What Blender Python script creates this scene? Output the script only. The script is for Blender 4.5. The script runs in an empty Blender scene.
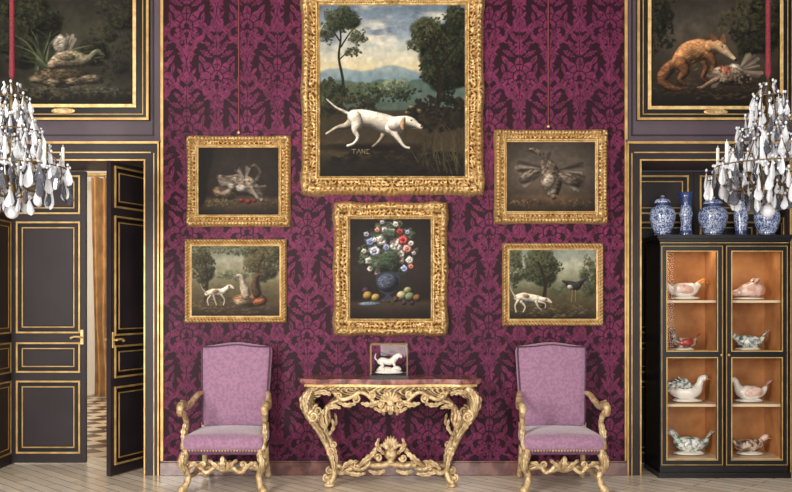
import bpy, math, random
import numpy as np
from mathutils import Matrix, Vector
random.seed(7); np.random.seed(7)
PI=math.pi
sc=bpy.context.scene
try:
    sc.view_settings.view_transform='Standard'
    sc.view_settings.look='None'
except Exception: pass

EYE=1.5625
def WX(px): return (px-396)/112.0
def WZ(py): return (475-py)/112.0
def lin(c):
    c=np.asarray(c,float)/255.0
    return np.where(c<=0.04045,c/12.92,((c+0.055)/1.055)**2.4)
# ---------------------------------------------------------------- materials
MATS={}
def mat(name,rgb,rough=0.5,metal=0.0,rgb2=None,nscale=8,bump=0.0,bscale=60,sheen=0,coat=0,trans=0,contrast=(0.35,0.65),spec=0.5,cavity=None):
    m=bpy.data.materials.new(name); m.use_nodes=True; MATS[name]=m
    nt=m.node_tree; b=nt.nodes['Principled BSDF']
    c=tuple(lin(rgb))+(1,)
    b.inputs['Base Color'].default_value=c
    b.inputs['Roughness'].default_value=rough
    b.inputs['Metallic'].default_value=metal
    b.inputs['Specular IOR Level'].default_value=spec
    if sheen: b.inputs['Sheen Weight'].default_value=sheen
    if coat: b.inputs['Coat Weight'].default_value=coat
    if trans: b.inputs['Transmission Weight'].default_value=trans
    tc=nt.nodes.new('ShaderNodeTexCoord'); out=None
    if rgb2 is not None:
        n=nt.nodes.new('ShaderNodeTexNoise'); n.inputs['Scale'].default_value=nscale; n.inputs['Detail'].default_value=6
        r=nt.nodes.new('ShaderNodeValToRGB')
        r.color_ramp.elements[0].position=contrast[0]; r.color_ramp.elements[1].position=contrast[1]
        r.color_ramp.elements[0].color=c; r.color_ramp.elements[1].color=tuple(lin(rgb2))+(1,)
        nt.links.new(tc.outputs['Object'],n.inputs['Vector'])
        nt.links.new(n.outputs['Fac'],r.inputs['Fac']); out=r.outputs['Color']
        nt.links.new(out,b.inputs['Base Color'])
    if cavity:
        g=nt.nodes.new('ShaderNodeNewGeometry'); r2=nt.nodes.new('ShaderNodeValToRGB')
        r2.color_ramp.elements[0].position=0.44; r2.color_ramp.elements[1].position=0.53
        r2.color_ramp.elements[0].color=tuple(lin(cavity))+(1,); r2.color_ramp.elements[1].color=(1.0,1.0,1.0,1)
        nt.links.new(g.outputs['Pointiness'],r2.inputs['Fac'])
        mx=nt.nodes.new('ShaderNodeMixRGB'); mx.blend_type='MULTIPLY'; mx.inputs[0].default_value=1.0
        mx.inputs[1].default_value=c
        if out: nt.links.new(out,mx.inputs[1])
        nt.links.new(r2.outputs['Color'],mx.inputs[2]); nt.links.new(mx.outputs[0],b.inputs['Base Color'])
    if bump:
        n2=nt.nodes.new('ShaderNodeTexNoise'); n2.inputs['Scale'].default_value=bscale; n2.inputs['Detail'].default_value=4
        bp=nt.nodes.new('ShaderNodeBump'); bp.inputs['Strength'].default_value=bump; bp.inputs['Distance'].default_value=0.01
        nt.links.new(tc.outputs['Object'],n2.inputs['Vector'])
        nt.links.new(n2.outputs['Fac'],bp.inputs['Height']); nt.links.new(bp.outputs['Normal'],b.inputs['Normal'])
    return m
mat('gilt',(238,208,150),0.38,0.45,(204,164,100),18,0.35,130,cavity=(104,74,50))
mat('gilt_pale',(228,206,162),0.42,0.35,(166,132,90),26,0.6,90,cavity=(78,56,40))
mat('gilt_line',(206,172,108),0.4,0.4,(176,138,80),10)
mat('plum_wall',(88,76,86),0.5,0,(78,67,76),3,spec=.3)
mat('plum_dark',(46,38,42),0.45,0,(38,31,35),3,spec=.3)
mat('plum_black',(24,19,22),0.4,spec=.3)
mat('black_lacquer',(17,15,17),0.3,spec=.35)
mat('marble_red',(124,86,80),0.25,0,(88,56,56),9,coat=0.3,contrast=(0.4,0.6))
mat('marble_top',(158,106,96),0.2,0,(104,60,58),14,coat=0.3,contrast=(0.4,0.6))
mat('velvet',(152,114,142),0.8,0,(138,100,128),40,0.3,160,sheen=0.5,contrast=(0.44,0.56))
mat('braid',(96,56,84),0.7,0,(70,40,62),60,0.5,200)
mat('cabinet_wood',(190,134,84),0.5,0,(158,102,58),5,spec=.2)
mat('shelf_wood',(214,190,156),0.5)
mat('white_porcelain',(222,216,206),0.2,coat=0.4)
mat('porc_pink',(190,136,116),0.25,0,(220,196,184),18,coat=0.4)
mat('porc_grey',(112,120,124),0.25,0,(216,216,210),34,coat=0.4,contrast=(.42,.56))
mat('porc_brown',(96,62,46),0.25,0,(196,176,158),30,coat=0.4,contrast=(.42,.6))
mat('porc_green',(84,120,108),0.25,0,(216,216,206),30,coat=0.4,contrast=(.42,.56))
mat('porc_red',(150,46,36),0.25,coat=0.4)
mat('porc_orange',(200,126,60),0.25,coat=0.4)
mat('rope_red',(130,36,48),0.8,0,(90,22,36),80)
mat('bronze',(110,90,60),0.4,0.7)
mat('crystal',(236,240,248),0.05,0,trans=0.35,coat=0.6)
mat('crystal_dark',(100,102,114),0.05,0,trans=0.5,coat=0.6)
mat('wax',(244,240,230),0.5)
mat('cord',(120,60,60),0.7)
mat('ceiling_paint',(205,200,190),0.8)
mat('ante_wall',(238,230,216),0.8)
mat('curtain',(214,170,108),0.8,0,(178,132,74),5,sheen=0.3)
mat('eye_black',(15,12,12),0.2)
def attr_mat(name,rough,spec=0.3,sheen=0):
    m=bpy.data.materials.new(name); m.use_nodes=True; MATS[name]=m
    nt=m.node_tree; b=nt.nodes['Principled BSDF']; a=nt.nodes.new('ShaderNodeAttribute'); a.attribute_name='Col'
    nt.links.new(a.outputs['Color'],b.inputs['Base Color'])
    b.inputs['Roughness'].default_value=rough; b.inputs['Specular IOR Level'].default_value=spec
attr_mat('oil_paint',0.5,0.12)
attr_mat('silk_damask',0.5,0.15)
def glass(name,fac):
    m=bpy.data.materials.new(name); m.use_nodes=True; MATS[name]=m; nt=m.node_tree; nt.nodes.clear()
    o=nt.nodes.new('ShaderNodeOutputMaterial'); t=nt.nodes.new('ShaderNodeBsdfTransparent'); g=nt.nodes.new('ShaderNodeBsdfGlossy')
    g.inputs['Roughness'].default_value=0.02; mx=nt.nodes.new('ShaderNodeMixShader'); mx.inputs[0].default_value=fac
    nt.links.new(t.outputs[0],mx.inputs[1]); nt.links.new(g.outputs[0],mx.inputs[2]); nt.links.new(mx.outputs[0],o.inputs[0])
glass('pane_glass',0.006)
def bluewhite(name,scale):
    m=mat(name,(225,228,236),0.15,coat=0.5); nt=m.node_tree; b=nt.nodes['Principled BSDF']
    tc=nt.nodes.new('ShaderNodeTexCoord'); v=nt.nodes.new('ShaderNodeTexNoise'); v.inputs['Scale'].default_value=scale; v.inputs['Detail'].default_value=3
    v.inputs['Distortion'].default_value=2.0
    r=nt.nodes.new('ShaderNodeValToRGB'); r.color_ramp.elements[0].position=0.46; r.color_ramp.elements[1].position=0.58
    r.color_ramp.elements[0].color=tuple(lin((58,78,132)))+(1,); r.color_ramp.elements[1].color=tuple(lin((190,200,218)))+(1,)
    nt.links.new(tc.outputs['Object'],v.inputs['Vector']); nt.links.new(v.outputs['Fac'],r.inputs['Fac']); nt.links.new(r.outputs['Color'],b.inputs['Base Color'])
bluewhite('delft',40)
mat('delft_band',(44,60,112),0.15,coat=0.5)
def parquet():
    m=mat('parquet',(176,166,152),0.22); nt=m.node_tree; b=nt.nodes['Principled BSDF']
    tc=nt.nodes.new('ShaderNodeTexCoord'); mp=nt.nodes.new('ShaderNodeMapping'); mp.inputs['Rotation'].default_value=(0,0,PI/4)
    br=nt.nodes.new('ShaderNodeTexBrick'); br.inputs['Scale'].default_value=1.0
    br.inputs['Brick Width'].default_value=0.7; br.inputs['Row Height'].default_value=0.11; br.inputs['Mortar Size'].default_value=0.004
    br.inputs['Color1'].default_value=tuple(lin((250,240,224)))+(1,); br.inputs['Color2'].default_value=tuple(lin((222,208,188)))+(1,)
    br.inputs['Mortar'].default_value=tuple(lin((130,112,96)))+(1,)
    nt.links.new(tc.outputs['Object'],mp.inputs['Vector']); nt.links.new(mp.outputs[0],br.inputs['Vector'])
    n=nt.nodes.new('ShaderNodeTexNoise'); n.inputs['Scale'].default_value=6
    mx=nt.nodes.new('ShaderNodeMixRGB'); mx.blend_type='MULTIPLY'; mx.inputs[0].default_value=0.2
    nt.links.new(tc.outputs['Object'],n.inputs['Vector']); nt.links.new(br.outputs['Color'],mx.inputs[1]); nt.links.new(n.outputs['Fac'],mx.inputs[2])
    nt.links.new(mx.outputs[0],b.inputs['Base Color'])
parquet()
def tiles():
    m=mat('tile_floor',(176,166,152),0.3); nt=m.node_tree; b=nt.nodes['Principled BSDF']
    tc=nt.nodes.new('ShaderNodeTexCoord'); mp=nt.nodes.new('ShaderNodeMapping'); mp.inputs['Rotation'].default_value=(0,0,PI/4)
    ck=nt.nodes.new('ShaderNodeTexChecker'); ck.inputs['Scale'].default_value=4.0
    ck.inputs['Color1'].default_value=tuple(lin((214,194,164)))+(1,); ck.inputs['Color2'].default_value=tuple(lin((72,50,38)))+(1,)
    nt.links.new(tc.outputs['Object'],mp.inputs['Vector']); nt.links.new(mp.outputs[0],ck.inputs['Vector']); nt.links.new(ck.outputs[0],b.inputs['Base Color'])
tiles()

# ---------------------------------------------------------------- mesh builder
def catmull(P,R,sub):
    P=[np.array(p,float) for p in P]; n=len(P); out=[];ro=[]
    for i in range(n-1):
        p0=P[max(i-1,0)];p1=P[i];p2=P[i+1];p3=P[min(i+2,n-1)]
        for k in range(sub):
            t=k/sub
            out.append(0.5*((2*p1)+(-p0+p2)*t+(2*p0-5*p1+4*p2-p3)*t*t+(-p0+3*p1-3*p2+p3)*t**3))
            ro.append(R[i]*(1-t)+R[i+1]*t)
    out.append(P[-1]);ro.append(R[-1])
    return out,ro
class MB:
    def __init__(s): s.v=[];s.f=[];s.m=[];s.s=[];s.names=[];s.M=Matrix.Identity(4)
    def mi(s,n):
        if n not in s.names: s.names.append(n)
        return s.names.index(n)
    def add(s,vs,fs,m,smooth=True):
        o=len(s.v); M=s.M
        for p in vs: s.v.append(tuple(M@Vector((float(p[0]),float(p[1]),float(p[2])))))
        if isinstance(m,str): k=s.mi(m); ks=[k]*len(fs)
        else: ks=[s.mi(a) for a in m]
        for f,k in zip(fs,ks):
            s.f.append([o+i for i in f]); s.m.append(k); s.s.append(smooth)
    def box(s,x0,x1,y0,y1,z0,z1,m):
        vs=[(x,y,z) for x in(x0,x1) for y in(y0,y1) for z in(z0,z1)]
        s.add(vs,[(0,1,3,2),(4,6,7,5),(0,4,5,1),(2,3,7,6),(0,2,6,4),(1,5,7,3)],m,False)
    def rframe(s,x0,x1,z0,z1,w,y0,y1,m):
        s.box(x0,x1,y0,y1,z0,z0+w,m); s.box(x0,x1,y0,y1,z1-w,z1,m)
        s.box(x0,x0+w,y0,y1,z0+w,z1-w,m); s.box(x1-w,x1,y0,y1,z0+w,z1-w,m)
    def tube(s,P,R,m,seg=8,sub=5,flat=(1,1),up=(0,0,1),mf=None,carve=0):
        if not hasattr(R,'__len__'): R=[R]*len(P)
        pts,rs=catmull(P,R,sub); n=len(pts)
        T=[]
        for i in range(n):
            t=pts[min(i+1,n-1)]-pts[max(i-1,0)]; L=np.linalg.norm(t); T.append(t/L if L>1e-9 else np.array((0,0,1.)))
        a=np.array(up,float); a=a-T[0]*a.dot(T[0])
        if np.linalg.norm(a)<1e-3:
            a=np.array((0,1.,0)); a=a-T[0]*a.dot(T[0])
            if np.linalg.norm(a)<1e-3: a=np.array((1.,0,0)); a=a-T[0]*a.dot(T[0])
        vs=[];fs=[];ms=[]
        for i in range(n):
            a=a-T[i]*a.dot(T[i]); a/=max(np.linalg.norm(a),1e-9); b=np.cross(T[i],a)
            for k in range(seg):
                th=2*PI*k/seg; r=rs[i]
                if carve: r=r*(1+carve*(math.sin(i*1.7+2*math.sin(th*2))*.6+.5*((k%2)*2-1)))
                vs.append(pts[i]+r*(math.cos(th)*a*flat[0]+math.sin(th)*b*flat[1]))
        for i in range(n-1):
            for k in range(seg):
                fs.append((i*seg+k,i*seg+(k+1)%seg,(i+1)*seg+(k+1)%seg,(i+1)*seg+k))
                ms.append(mf(i/(n-1)) if mf else m)
        c0=len(vs); vs.append(pts[0]-T[0]*rs[0]*0.5); vs.append(pts[-1]+T[-1]*rs[-1]*0.5)
        for k in range(seg):
            fs.append((c0,(k+1)%seg,k)); ms.append(ms[0])
            fs.append((c0+1,(n-1)*seg+k,(n-1)*seg+(k+1)%seg)); ms.append(ms[-2])
        s.add(vs,fs,ms)
    def lathe(s,prof,c,m,seg=20,mf=None):
        vs=[];fs=[];ms=[];n=len(prof)
        for r,z in prof:
            for k in range(seg):
                th=2*PI*k/seg; vs.append((c[0]+r*math.cos(th),c[1]+r*math.sin(th),c[2]+z))
        for i in range(n-1):
            for k in range(seg):
                fs.append((i*seg+k,i*seg+(k+1)%seg,(i+1)*seg+(k+1)%seg,(i+1)*seg+k)); ms.append(mf(i) if mf else m)
        fs.append(tuple(range(seg))[::-1]); ms.append(ms[0]); fs.append(tuple((n-1)*seg+k for k in range(seg))); ms.append(ms[-2])
        s.add(vs,fs,ms)
    def ell(s,c,r,m,rot=None,seg=12,ring=8):
        vs=[];fs=[]
        R=rot if rot else Matrix.Identity(3)
        for i in range(ring+1):
            ph=PI*i/ring
            for k in range(seg):
                th=2*PI*k/seg
                p=R@Vector((r[0]*math.sin(ph)*math.cos(th),r[1]*math.sin(ph)*math.sin(th),r[2]*math.cos(ph)))
                vs.append((c[0]+p.x,c[1]+p.y,c[2]+p.z))
        for i in range(ring):
            for k in range(seg): fs.append((i*seg+k,(i+1)*seg+k,(i+1)*seg+(k+1)%seg,i*seg+(k+1)%seg))
        s.add(vs,fs,m)
    def rbox(s,c,size,r,m,bulge=(0,0,0),fn=None,N=10):
        h=np.array(size)/2.0; vs=[];fs=[]
        for ax in range(3):
            for sg in(-1,1):
                o=len(vs)
                for i in range(N+1):
                    for j in range(N+1):
                        p=np.zeros(3); a=2*i/N-1;b=2*j/N-1
                        p[ax]=sg;p[(ax+1)%3]=a;p[(ax+2)%3]=b
                        q=p*h; inn=np.clip(q,-(h-r),h-r); dv=q-inn; L=np.linalg.norm(dv)
                        if L>1e-9: q=inn+dv/L*r
                        q[ax]+=sg*bulge[ax]*(1-a*a)*(1-b*b)
                        if fn: q=fn(q,h)
                        vs.append(q+np.array(c))
                for i in range(N):
                    for j in range(N):
                        k=o+i*(N+1)+j; q=(k,k+N+1,k+N+2,k+1)
                        fs.append(q if sg>0 else q[::-1])
        s.add(vs,fs,m)
    def leaf(s,P,W,m,lobes=4,normal=(0,-1,0),th=0.012,sub=7):
        pts,_=catmull(P,[0]*len(P),sub); n=len(pts); nm=np.array(normal,float); vs=[];fs=[]
        for i in range(n):
            t=i/(n-1); T=pts[min(i+1,n-1)]-pts[max(i-1,0)]; T/=max(np.linalg.norm(T),1e-9)
            sd=np.cross(T,nm); L=np.linalg.norm(sd); sd=sd/L if L>1e-6 else np.array((1.,0,0))
            w=W*(math.sin(PI*(0.12+0.88*t))**0.7)*(0.5+0.5*abs(math.sin(lobes*PI*t+0.4)))
            for a,b in((-1,0),(-.55,.9),(-.2,.3),(0,1.2),(.2,.3),(.55,.9),(1,0)):
                vs.append(pts[i]+sd*w*a+nm*th*b)
        for i in range(n-1):
            for k in range(6): q=i*7+k; fs.append((q,q+1,q+8,q+7))
            fs.append((i*7,i*7+7,i*7+13,i*7+6))
        s.add(vs,fs,m)
    def scroll(s,c,r0,turns,a0,dirn,rad,m,grow=0.25):
        P=[];R=[];n=int(12*turns)+2
        for i in range(n+1):
            t=i/n; a=a0+dirn*2*PI*turns*t; r=r0*(1-t)+r0*grow*t
            P.append((c[0]+r*math.cos(a),c[1]-.01*t,c[2]+r*math.sin(a))); R.append(rad*(1-0.45*t))
        s.tube(P,R,m,seg=7,sub=1); s.ell((c[0],c[1]-.008,c[2]),(rad*1.2,rad*1.2,rad*1.2),m,seg=8,ring=6)
    def obj(s,name,bevel=0):
        me=bpy.data.meshes.new(name); me.from_pydata(s.v,[],s.f)
        for n in s.names: me.materials.append(MATS[n])
        me.polygons.foreach_set('material_index',s.m); me.polygons.foreach_set('use_smooth',s.s); me.update()
        ob=bpy.data.objects.new(name,me); sc.collection.objects.link(ob)
        if bevel:
            b=ob.modifiers.new('bev','BEVEL'); b.width=bevel; b.segments=2; b.limit_method='ANGLE'
        return ob
def T(x,y,z,rz=0,s=1): return Matrix.Translation((x,y,z))@Matrix.Rotation(rz,4,'Z')@Matrix.Scale(s,4)

def grid_mesh(name,V,nr,nc,matname,col=None,flip=False,smooth=False):
    me=bpy.data.meshes.new(name); me.vertices.add(len(V)); me.vertices.foreach_set('co',V.astype(np.float32).ravel())
    i=np.arange(nr-1)[:,None]*nc+np.arange(nc-1)[None,:]
    q=np.stack([i,i+1,i+nc+1,i+nc],-1).reshape(-1,4)
    if flip: q=q[:,::-1]
    me.loops.add(q.size); me.loops.foreach_set('vertex_index',q.ravel().astype(np.int32))
    me.polygons.add(len(q)); me.polygons.foreach_set('loop_start',np.arange(0,q.size,4,dtype=np.int32))
    me.update(calc_edges=True)
    if smooth: me.polygons.foreach_set('use_smooth',np.ones(len(q),bool))
    me.materials.append(MATS[matname])
    if col is not None:
        a=me.color_attributes.new('Col','FLOAT_COLOR','POINT')
        c=np.ones((len(V),4),np.float32); c[:,:3]=col; a.data.foreach_set('color',c.ravel())
    ob=bpy.data.objects.new(name,me); sc.collection.objects.link(ob); return ob

# ---------------------------------------------------------------- noise
GR={}
def vnoise(X,Y,sc_,seed):
    if seed not in GR: GR[seed]=np.random.RandomState(seed).rand(64,64)
    G=GR[seed]; x=X/sc_;y=Y/sc_
    xi=np.floor(x).astype(int);yi=np.floor(y).astype(int);fx=x-xi;fy=y-yi;fx=fx*fx*(3-2*fx);fy=fy*fy*(3-2*fy)
    a=G[yi%64,xi%64];b=G[yi%64,(xi+1)%64];c=G[(yi+1)%64,xi%64];d=G[(yi+1)%64,(xi+1)%64]
    return (a*(1-fx)+b*fx)*(1-fy)+(c*(1-fx)+d*fx)*fy
def fbm(X,Y,sc_,seed,o=4):
    t=0;w=0;a=1
    for k in range(o): t=t+a*vnoise(X+17*k,Y+31*k,sc_/2**k,seed+k); w+=a; a*=.55
    return t/w

# ---------------------------------------------------------------- painter
class Canvas:
    def __init__(s,x0,y0,x1,y1,res=2):
        s.nc=int((x1-x0)*res)+1; s.nr=int((y1-y0)*res)+1
        s.xs=np.linspace(x0,x1,s.nc); s.ys=np.linspace(y0,y1,s.nr); s.X,s.Y=np.meshgrid(s.xs,s.ys)
        s.C=np.zeros((s.nr,s.nc,3)); s.rs=np.random.RandomState(int(x0*7+y0*13)%9999)
    def win(s,x0,y0,x1,y1):
        a=np.searchsorted(s.xs,x0);b=np.searchsorted(s.xs,x1)+1;c=np.searchsorted(s.ys,y0);d=np.searchsorted(s.ys,y1)+1
        return slice(c,d),slice(a,b)
    def put(s,w,m,col):
        m=m[...,None]; s.C[w]=s.C[w]*(1-m)+np.array(col,float)*m
    def grad(s,stops,jit=0,seed=1):
        Y=s.Y+(fbm(s.X,s.Y,20,seed)-.5)*jit
        for k in range(3): s.C[...,k]=np.interp(Y,[a for a,_ in stops],[c[k] for _,c in stops])
    def mottle(s,amt,scale,seed,tint=(1,1,1)):
        n=(fbm(s.X,s.Y,scale,seed)-.5)*2*amt; s.C*=1+n[...,None]*np.array(tint)
    def vign(s,amt,cx,cy,rx,ry,col=(10,8,8)):
        r=np.sqrt(((s.X-cx)/rx)**2+((s.Y-cy)/ry)**2); m=np.clip((r-.5)*amt,0,.92); s.put((slice(None),slice(None)),m,col)
    def ell(s,cx,cy,rx,ry,col,ang=0,soft=.7,al=1):
        R=max(rx,ry)+soft+1; w=s.win(cx-R,cy-R,cx+R,cy+R); X=s.X[w]-cx;Y=s.Y[w]-cy
        if X.size==0: return
        c,n=math.cos(ang),math.sin(ang); u=X*c+Y*n; v=-X*n+Y*c
        d=(np.sqrt((u/rx)**2+(v/ry)**2)-1)*min(rx,ry); s.put(w,np.clip(.5-d/soft,0,1)*al,col)
    def mass(s,cx,cy,rx,ry,col,ang=0,tex=.35,petal=0,soft=1,al=1,seed=3,amb=.3):
        """rounded form modelled light to dark in the painter's manner"""
        R=max(rx,ry)+soft+1; w=s.win(cx-R,cy-R,cx+R,cy+R); X=s.X[w]-cx;Y=s.Y[w]-cy
        if X.size==0: return
        c,n=math.cos(ang),math.sin(ang); u=(X*c+Y*n)/rx; v=(-X*n+Y*c)/ry; q=np.sqrt(u*u+v*v)
        if petal:
            th=np.arctan2(v,u); q=q*(1+.12*np.sin(petal*th+seed))
        nz=np.sqrt(np.clip(1-q*q,0,1)); nx_=u*c-v*n; ny_=u*n+v*c
        lam=np.clip(-.5*nx_-.62*ny_+.6*nz,0,1)
        if petal: lam=lam*(.72+.35*np.sin(q*9+petal*th+seed*2))
        t=1+tex*(fbm((X*c+Y*n)+50*seed,(-X*n+Y*c)*2.6,3.0,seed,3)-.5)*2
        C=np.array(col)*((amb+.85*lam)*t)[...,None]; m=(np.clip(.5+(1-q)*min(rx,ry)/soft,0,1)*al)[...,None]
        s.C[w]=s.C[w]*(1-m)+np.clip(C,4,250)*m
    def vs(s,pts,col,col2=None,tex=.25,soft=.8,al=1,amb=.3,seed=3):
        """modelled limb/body: pts (x,y,w); col2 = colour at the far end"""
        P=[(p[0],p[1]) for p in pts]; W_=[p[2] for p in pts]; P,W_=catmull(P,W_,5); A=np.array(P); mw=max(W_)+2
        w=s.win(A[:,0].min()-mw,A[:,1].min()-mw,A[:,0].max()+mw,A[:,1].max()+mw); X=s.X[w];Y=s.Y[w]
        if X.size==0: return
        Q=np.full(X.shape,1e9);OX=np.zeros(X.shape);OY=np.zeros(X.shape);WW=np.ones(X.shape);TT=np.zeros(X.shape);n=len(A)-1
        for i in range(n):
            a=A[i];b=A[i+1];ab=b-a;L=ab.dot(ab)+1e-9;t=np.clip(((X-a[0])*ab[0]+(Y-a[1])*ab[1])/L,0,1)
            dx=X-a[0]-t*ab[0];dy=Y-a[1]-t*ab[1];ww=W_[i]*(1-t)+W_[i+1]*t;q=np.hypot(dx,dy)/ww; k=q<Q
            Q=np.where(k,q,Q);OX=np.where(k,dx/ww,OX);OY=np.where(k,dy/ww,OY);WW=np.where(k,ww,WW);TT=np.where(k,(i+t)/n,TT)
        nz=np.sqrt(np.clip(1-Q*Q,0,1)); lam=np.clip(-.45*OX-.62*OY+.62*nz,0,1)
        tx=1+tex*(fbm(X,Y*1.4,2.4,seed,3)-.5)*2
        c=np.array(col,float)
        if col2 is not None: c=c*(1-TT[...,None])+np.array(col2)*TT[...,None]
        C=c*((amb+.85*lam)*tx)[...,None]; m=(np.clip(.5+(1-Q)*WW/soft,0,1)*al)[...,None]
        s.C[w]=s.C[w]*(1-m)+np.clip(C,4,250)*m
    def poly(s,pts,col,soft=.7,al=1,smooth=True,shade=None):
        P=[np.array(p,float) for p in pts]
        if smooth:
            Q=[];n=len(P)
            for i in range(n):
                p0,p1,p2,p3=P[i-1],P[i],P[(i+1)%n],P[(i+2)%n]
                for k in range(4):
                    t=k/4; Q.append(.5*((2*p1)+(-p0+p2)*t+(2*p0-5*p1+4*p2-p3)*t*t+(-p0+3*p1-3*p2+p3)*t**3))
            P=Q
        A=np.array(P); x0,y0=A.min(0)-2;x1,y1=A.max(0)+2; w=s.win(x0,y0,x1,y1); X=s.X[w];Y=s.Y[w]
        if X.size==0: return
        ins=np.zeros(X.shape,bool); D=np.full(X.shape,1e9)
        for i in range(len(A)):
            a=A[i];b=A[(i+1)%len(A)]
            cr=((a[1]>Y)!=(b[1]>Y)); 
            with np.errstate(divide='ignore',invalid='ignore'): xx=(b[0]-a[0])*(Y-a[1])/(b[1]-a[1])+a[0]
            ins^=cr&(X<xx)
            ab=b-a; L=ab.dot(ab)+1e-9; t=np.clip(((X-a[0])*ab[0]+(Y-a[1])*ab[1])/L,0,1)
            D=np.minimum(D,np.hypot(X-a[0]-t*ab[0],Y-a[1]-t*ab[1]))
        sd=np.where(ins,D,-D); m=np.clip(.5+sd/soft,0,1)*al; s.put(w,m,col)
    def stroke(s,pts,w0,w1,col,soft=.6,al=1,smooth=True):
        P=[np.array(p,float) for p in pts]
        if smooth and len(P)>2: P,_=catmull(P,[0]*len(P),4)
        A=np.array(P); mw=max(w0,w1)+2; w=s.win(A[:,0].min()-mw,A[:,1].min()-mw,A[:,0].max()+mw,A[:,1].max()+mw); X=s.X[w];Y=s.Y[w]
        if X.size==0: return
        m=np.zeros(X.shape); n=len(A)-1
        for i in range(n):
            a=A[i];b=A[i+1];ab=b-a;L=ab.dot(ab)+1e-9;t=np.clip(((X-a[0])*ab[0]+(Y-a[1])*ab[1])/L,0,1)
            d=np.hypot(X-a[0]-t*ab[0],Y-a[1]-t*ab[1]); ww=w0+(w1-w0)*(i+t)/n
            m=np.maximum(m,np.clip(.5+(ww-d)/soft,0,1))
        s.put(w,m*al,col)
    def dabs(s,n,cx,cy,rx,ry,r0,r1,cols,al=.8,flat=.6,ang=None):
        for _ in range(n):
            a=s.rs.rand()*2*PI;q=math.sqrt(s.rs.rand()); c=cols[s.rs.randint(len(cols))]; j=1+.25*(s.rs.rand()-.5)
            r=r0+(r1-r0)*s.rs.rand()
            s.ell(cx+rx*q*math.cos(a),cy+ry*q*math.sin(a),r,r*flat,np.array(c)*j,s.rs.rand()*PI if ang is None else ang+s.rs.randn()*.3,.6,al)
    def tree(s,n,cx,cy,rx,ry,r0,r1,dark,lite,al=.85):
        """foliage clumps: shaded lobes then leaf dabs lit from upper left"""
        for _ in range(max(4,n//28)):
            a=s.rs.rand()*2*PI;q=math.sqrt(s.rs.rand())*.8; r=min(rx,ry)*(.28+.25*s.rs.rand())
            s.mass(cx+rx*q*math.cos(a),cy+ry*q*math.sin(a),r,r*.8,np.array(dark)*1.5,0,.7,0,3,.8,s.rs.randint(40),.35)
        for _ in range(n):
            a=s.rs.rand()*2*PI;q=math.sqrt(s.rs.rand())*(1+.18*math.sin(5*a+cx)); x=q*math.cos(a);y=q*math.sin(a)
            t=np.clip(.45-.45*y-.3*x+.35*s.rs.randn(),0,1); r=r0+(r1-r0)*s.rs.rand()
            s.ell(cx+rx*x,cy+ry*y,r,r*.6,np.array(dark)*(1-t)+np.array(lite)*t,s.rs.rand()*PI,.6,al)
    def fan(s,x,y,r0,r1,a0,a1,n,cols,w=1.1,al=.85):
        for k in range(n):
            a=a0+(a1-a0)*k/(n-1); r=r1*(.8+.25*s.rs.rand()); c=cols[s.rs.randint(len(cols))]
            s.stroke([(x+r0*math.cos(a),y+r0*math.sin(a)),(x+r*math.cos(a+.08),y+r*math.sin(a+.08))],w*.6,w,c,1.0,al)
    def build(s,name,y,g=1.2):
        s.C=255*(np.clip(s.C,2,250)/255)**g
        Xw=(s.X-396)/112.0; Zw=(475-s.Y)/112.0
        V=np.stack([Xw,np.full_like(Xw,y),Zw],-1).reshape(-1,3)
        return grid_mesh(name,V,s.nr,s.nc,'oil_paint',lin(s.C.reshape(-1,3)),flip=True)

# ---------------------------------------------------------------- ROOM
XL,XR=WX(163),WX(625)
DX0,DX1=-3.67,-2.24
RX0,RX1=2.18,3.50
DT=2.80
H=5.0
def wallpiece(name,segs,m):
    b=MB()
    for g in segs: b.box(*g,m)
    return b.obj(name)
wallpiece('wall_back',[(XL,XR,0.012,0.6,0,H)],'plum_wall')
wallpiece('wall_back_left',[(DX1,XL,0,.6,0,H),(DX0,DX1,0,.6,DT,H),(-4.9,DX0,0,.6,0,H)],'plum_wall')
wallpiece('wall_back_right',[(XR,RX0,0,.6,0,H),(RX0,RX1,0,.6,DT,H),(RX1,4.9,0,.6,0,H)],'plum_wall')
b=MB(); b.box(-4.9,4.9,-11,0.9,-.1,0,'parquet'); b.obj('floor')
b=MB(); b.box(-4.9,4.9,-11,0.6,H,H+.1,'ceiling_paint'); b.obj('ceiling')
Wd,Hd=.54,.92
def lens(a,b,ca,cb,l,hw,ang,ser=0):
    c,s_=math.cos(ang),math.sin(ang); p=(a-ca)*c+(b-cb)*s_; q=-(a-ca)*s_+(b-cb)*c
    t=p/l; w=hw*(1-t*t)
    if ser: w=w*(.72+.28*np.cos(t*ser))
    r=(w-np.abs(q))*(np.abs(t)<1)-(np.abs(t)>=1)*.02
    if hw>.013: r=np.where((np.abs(q)<.0022)&(np.abs(t)<.65),-.004,r)
    return r
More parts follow.
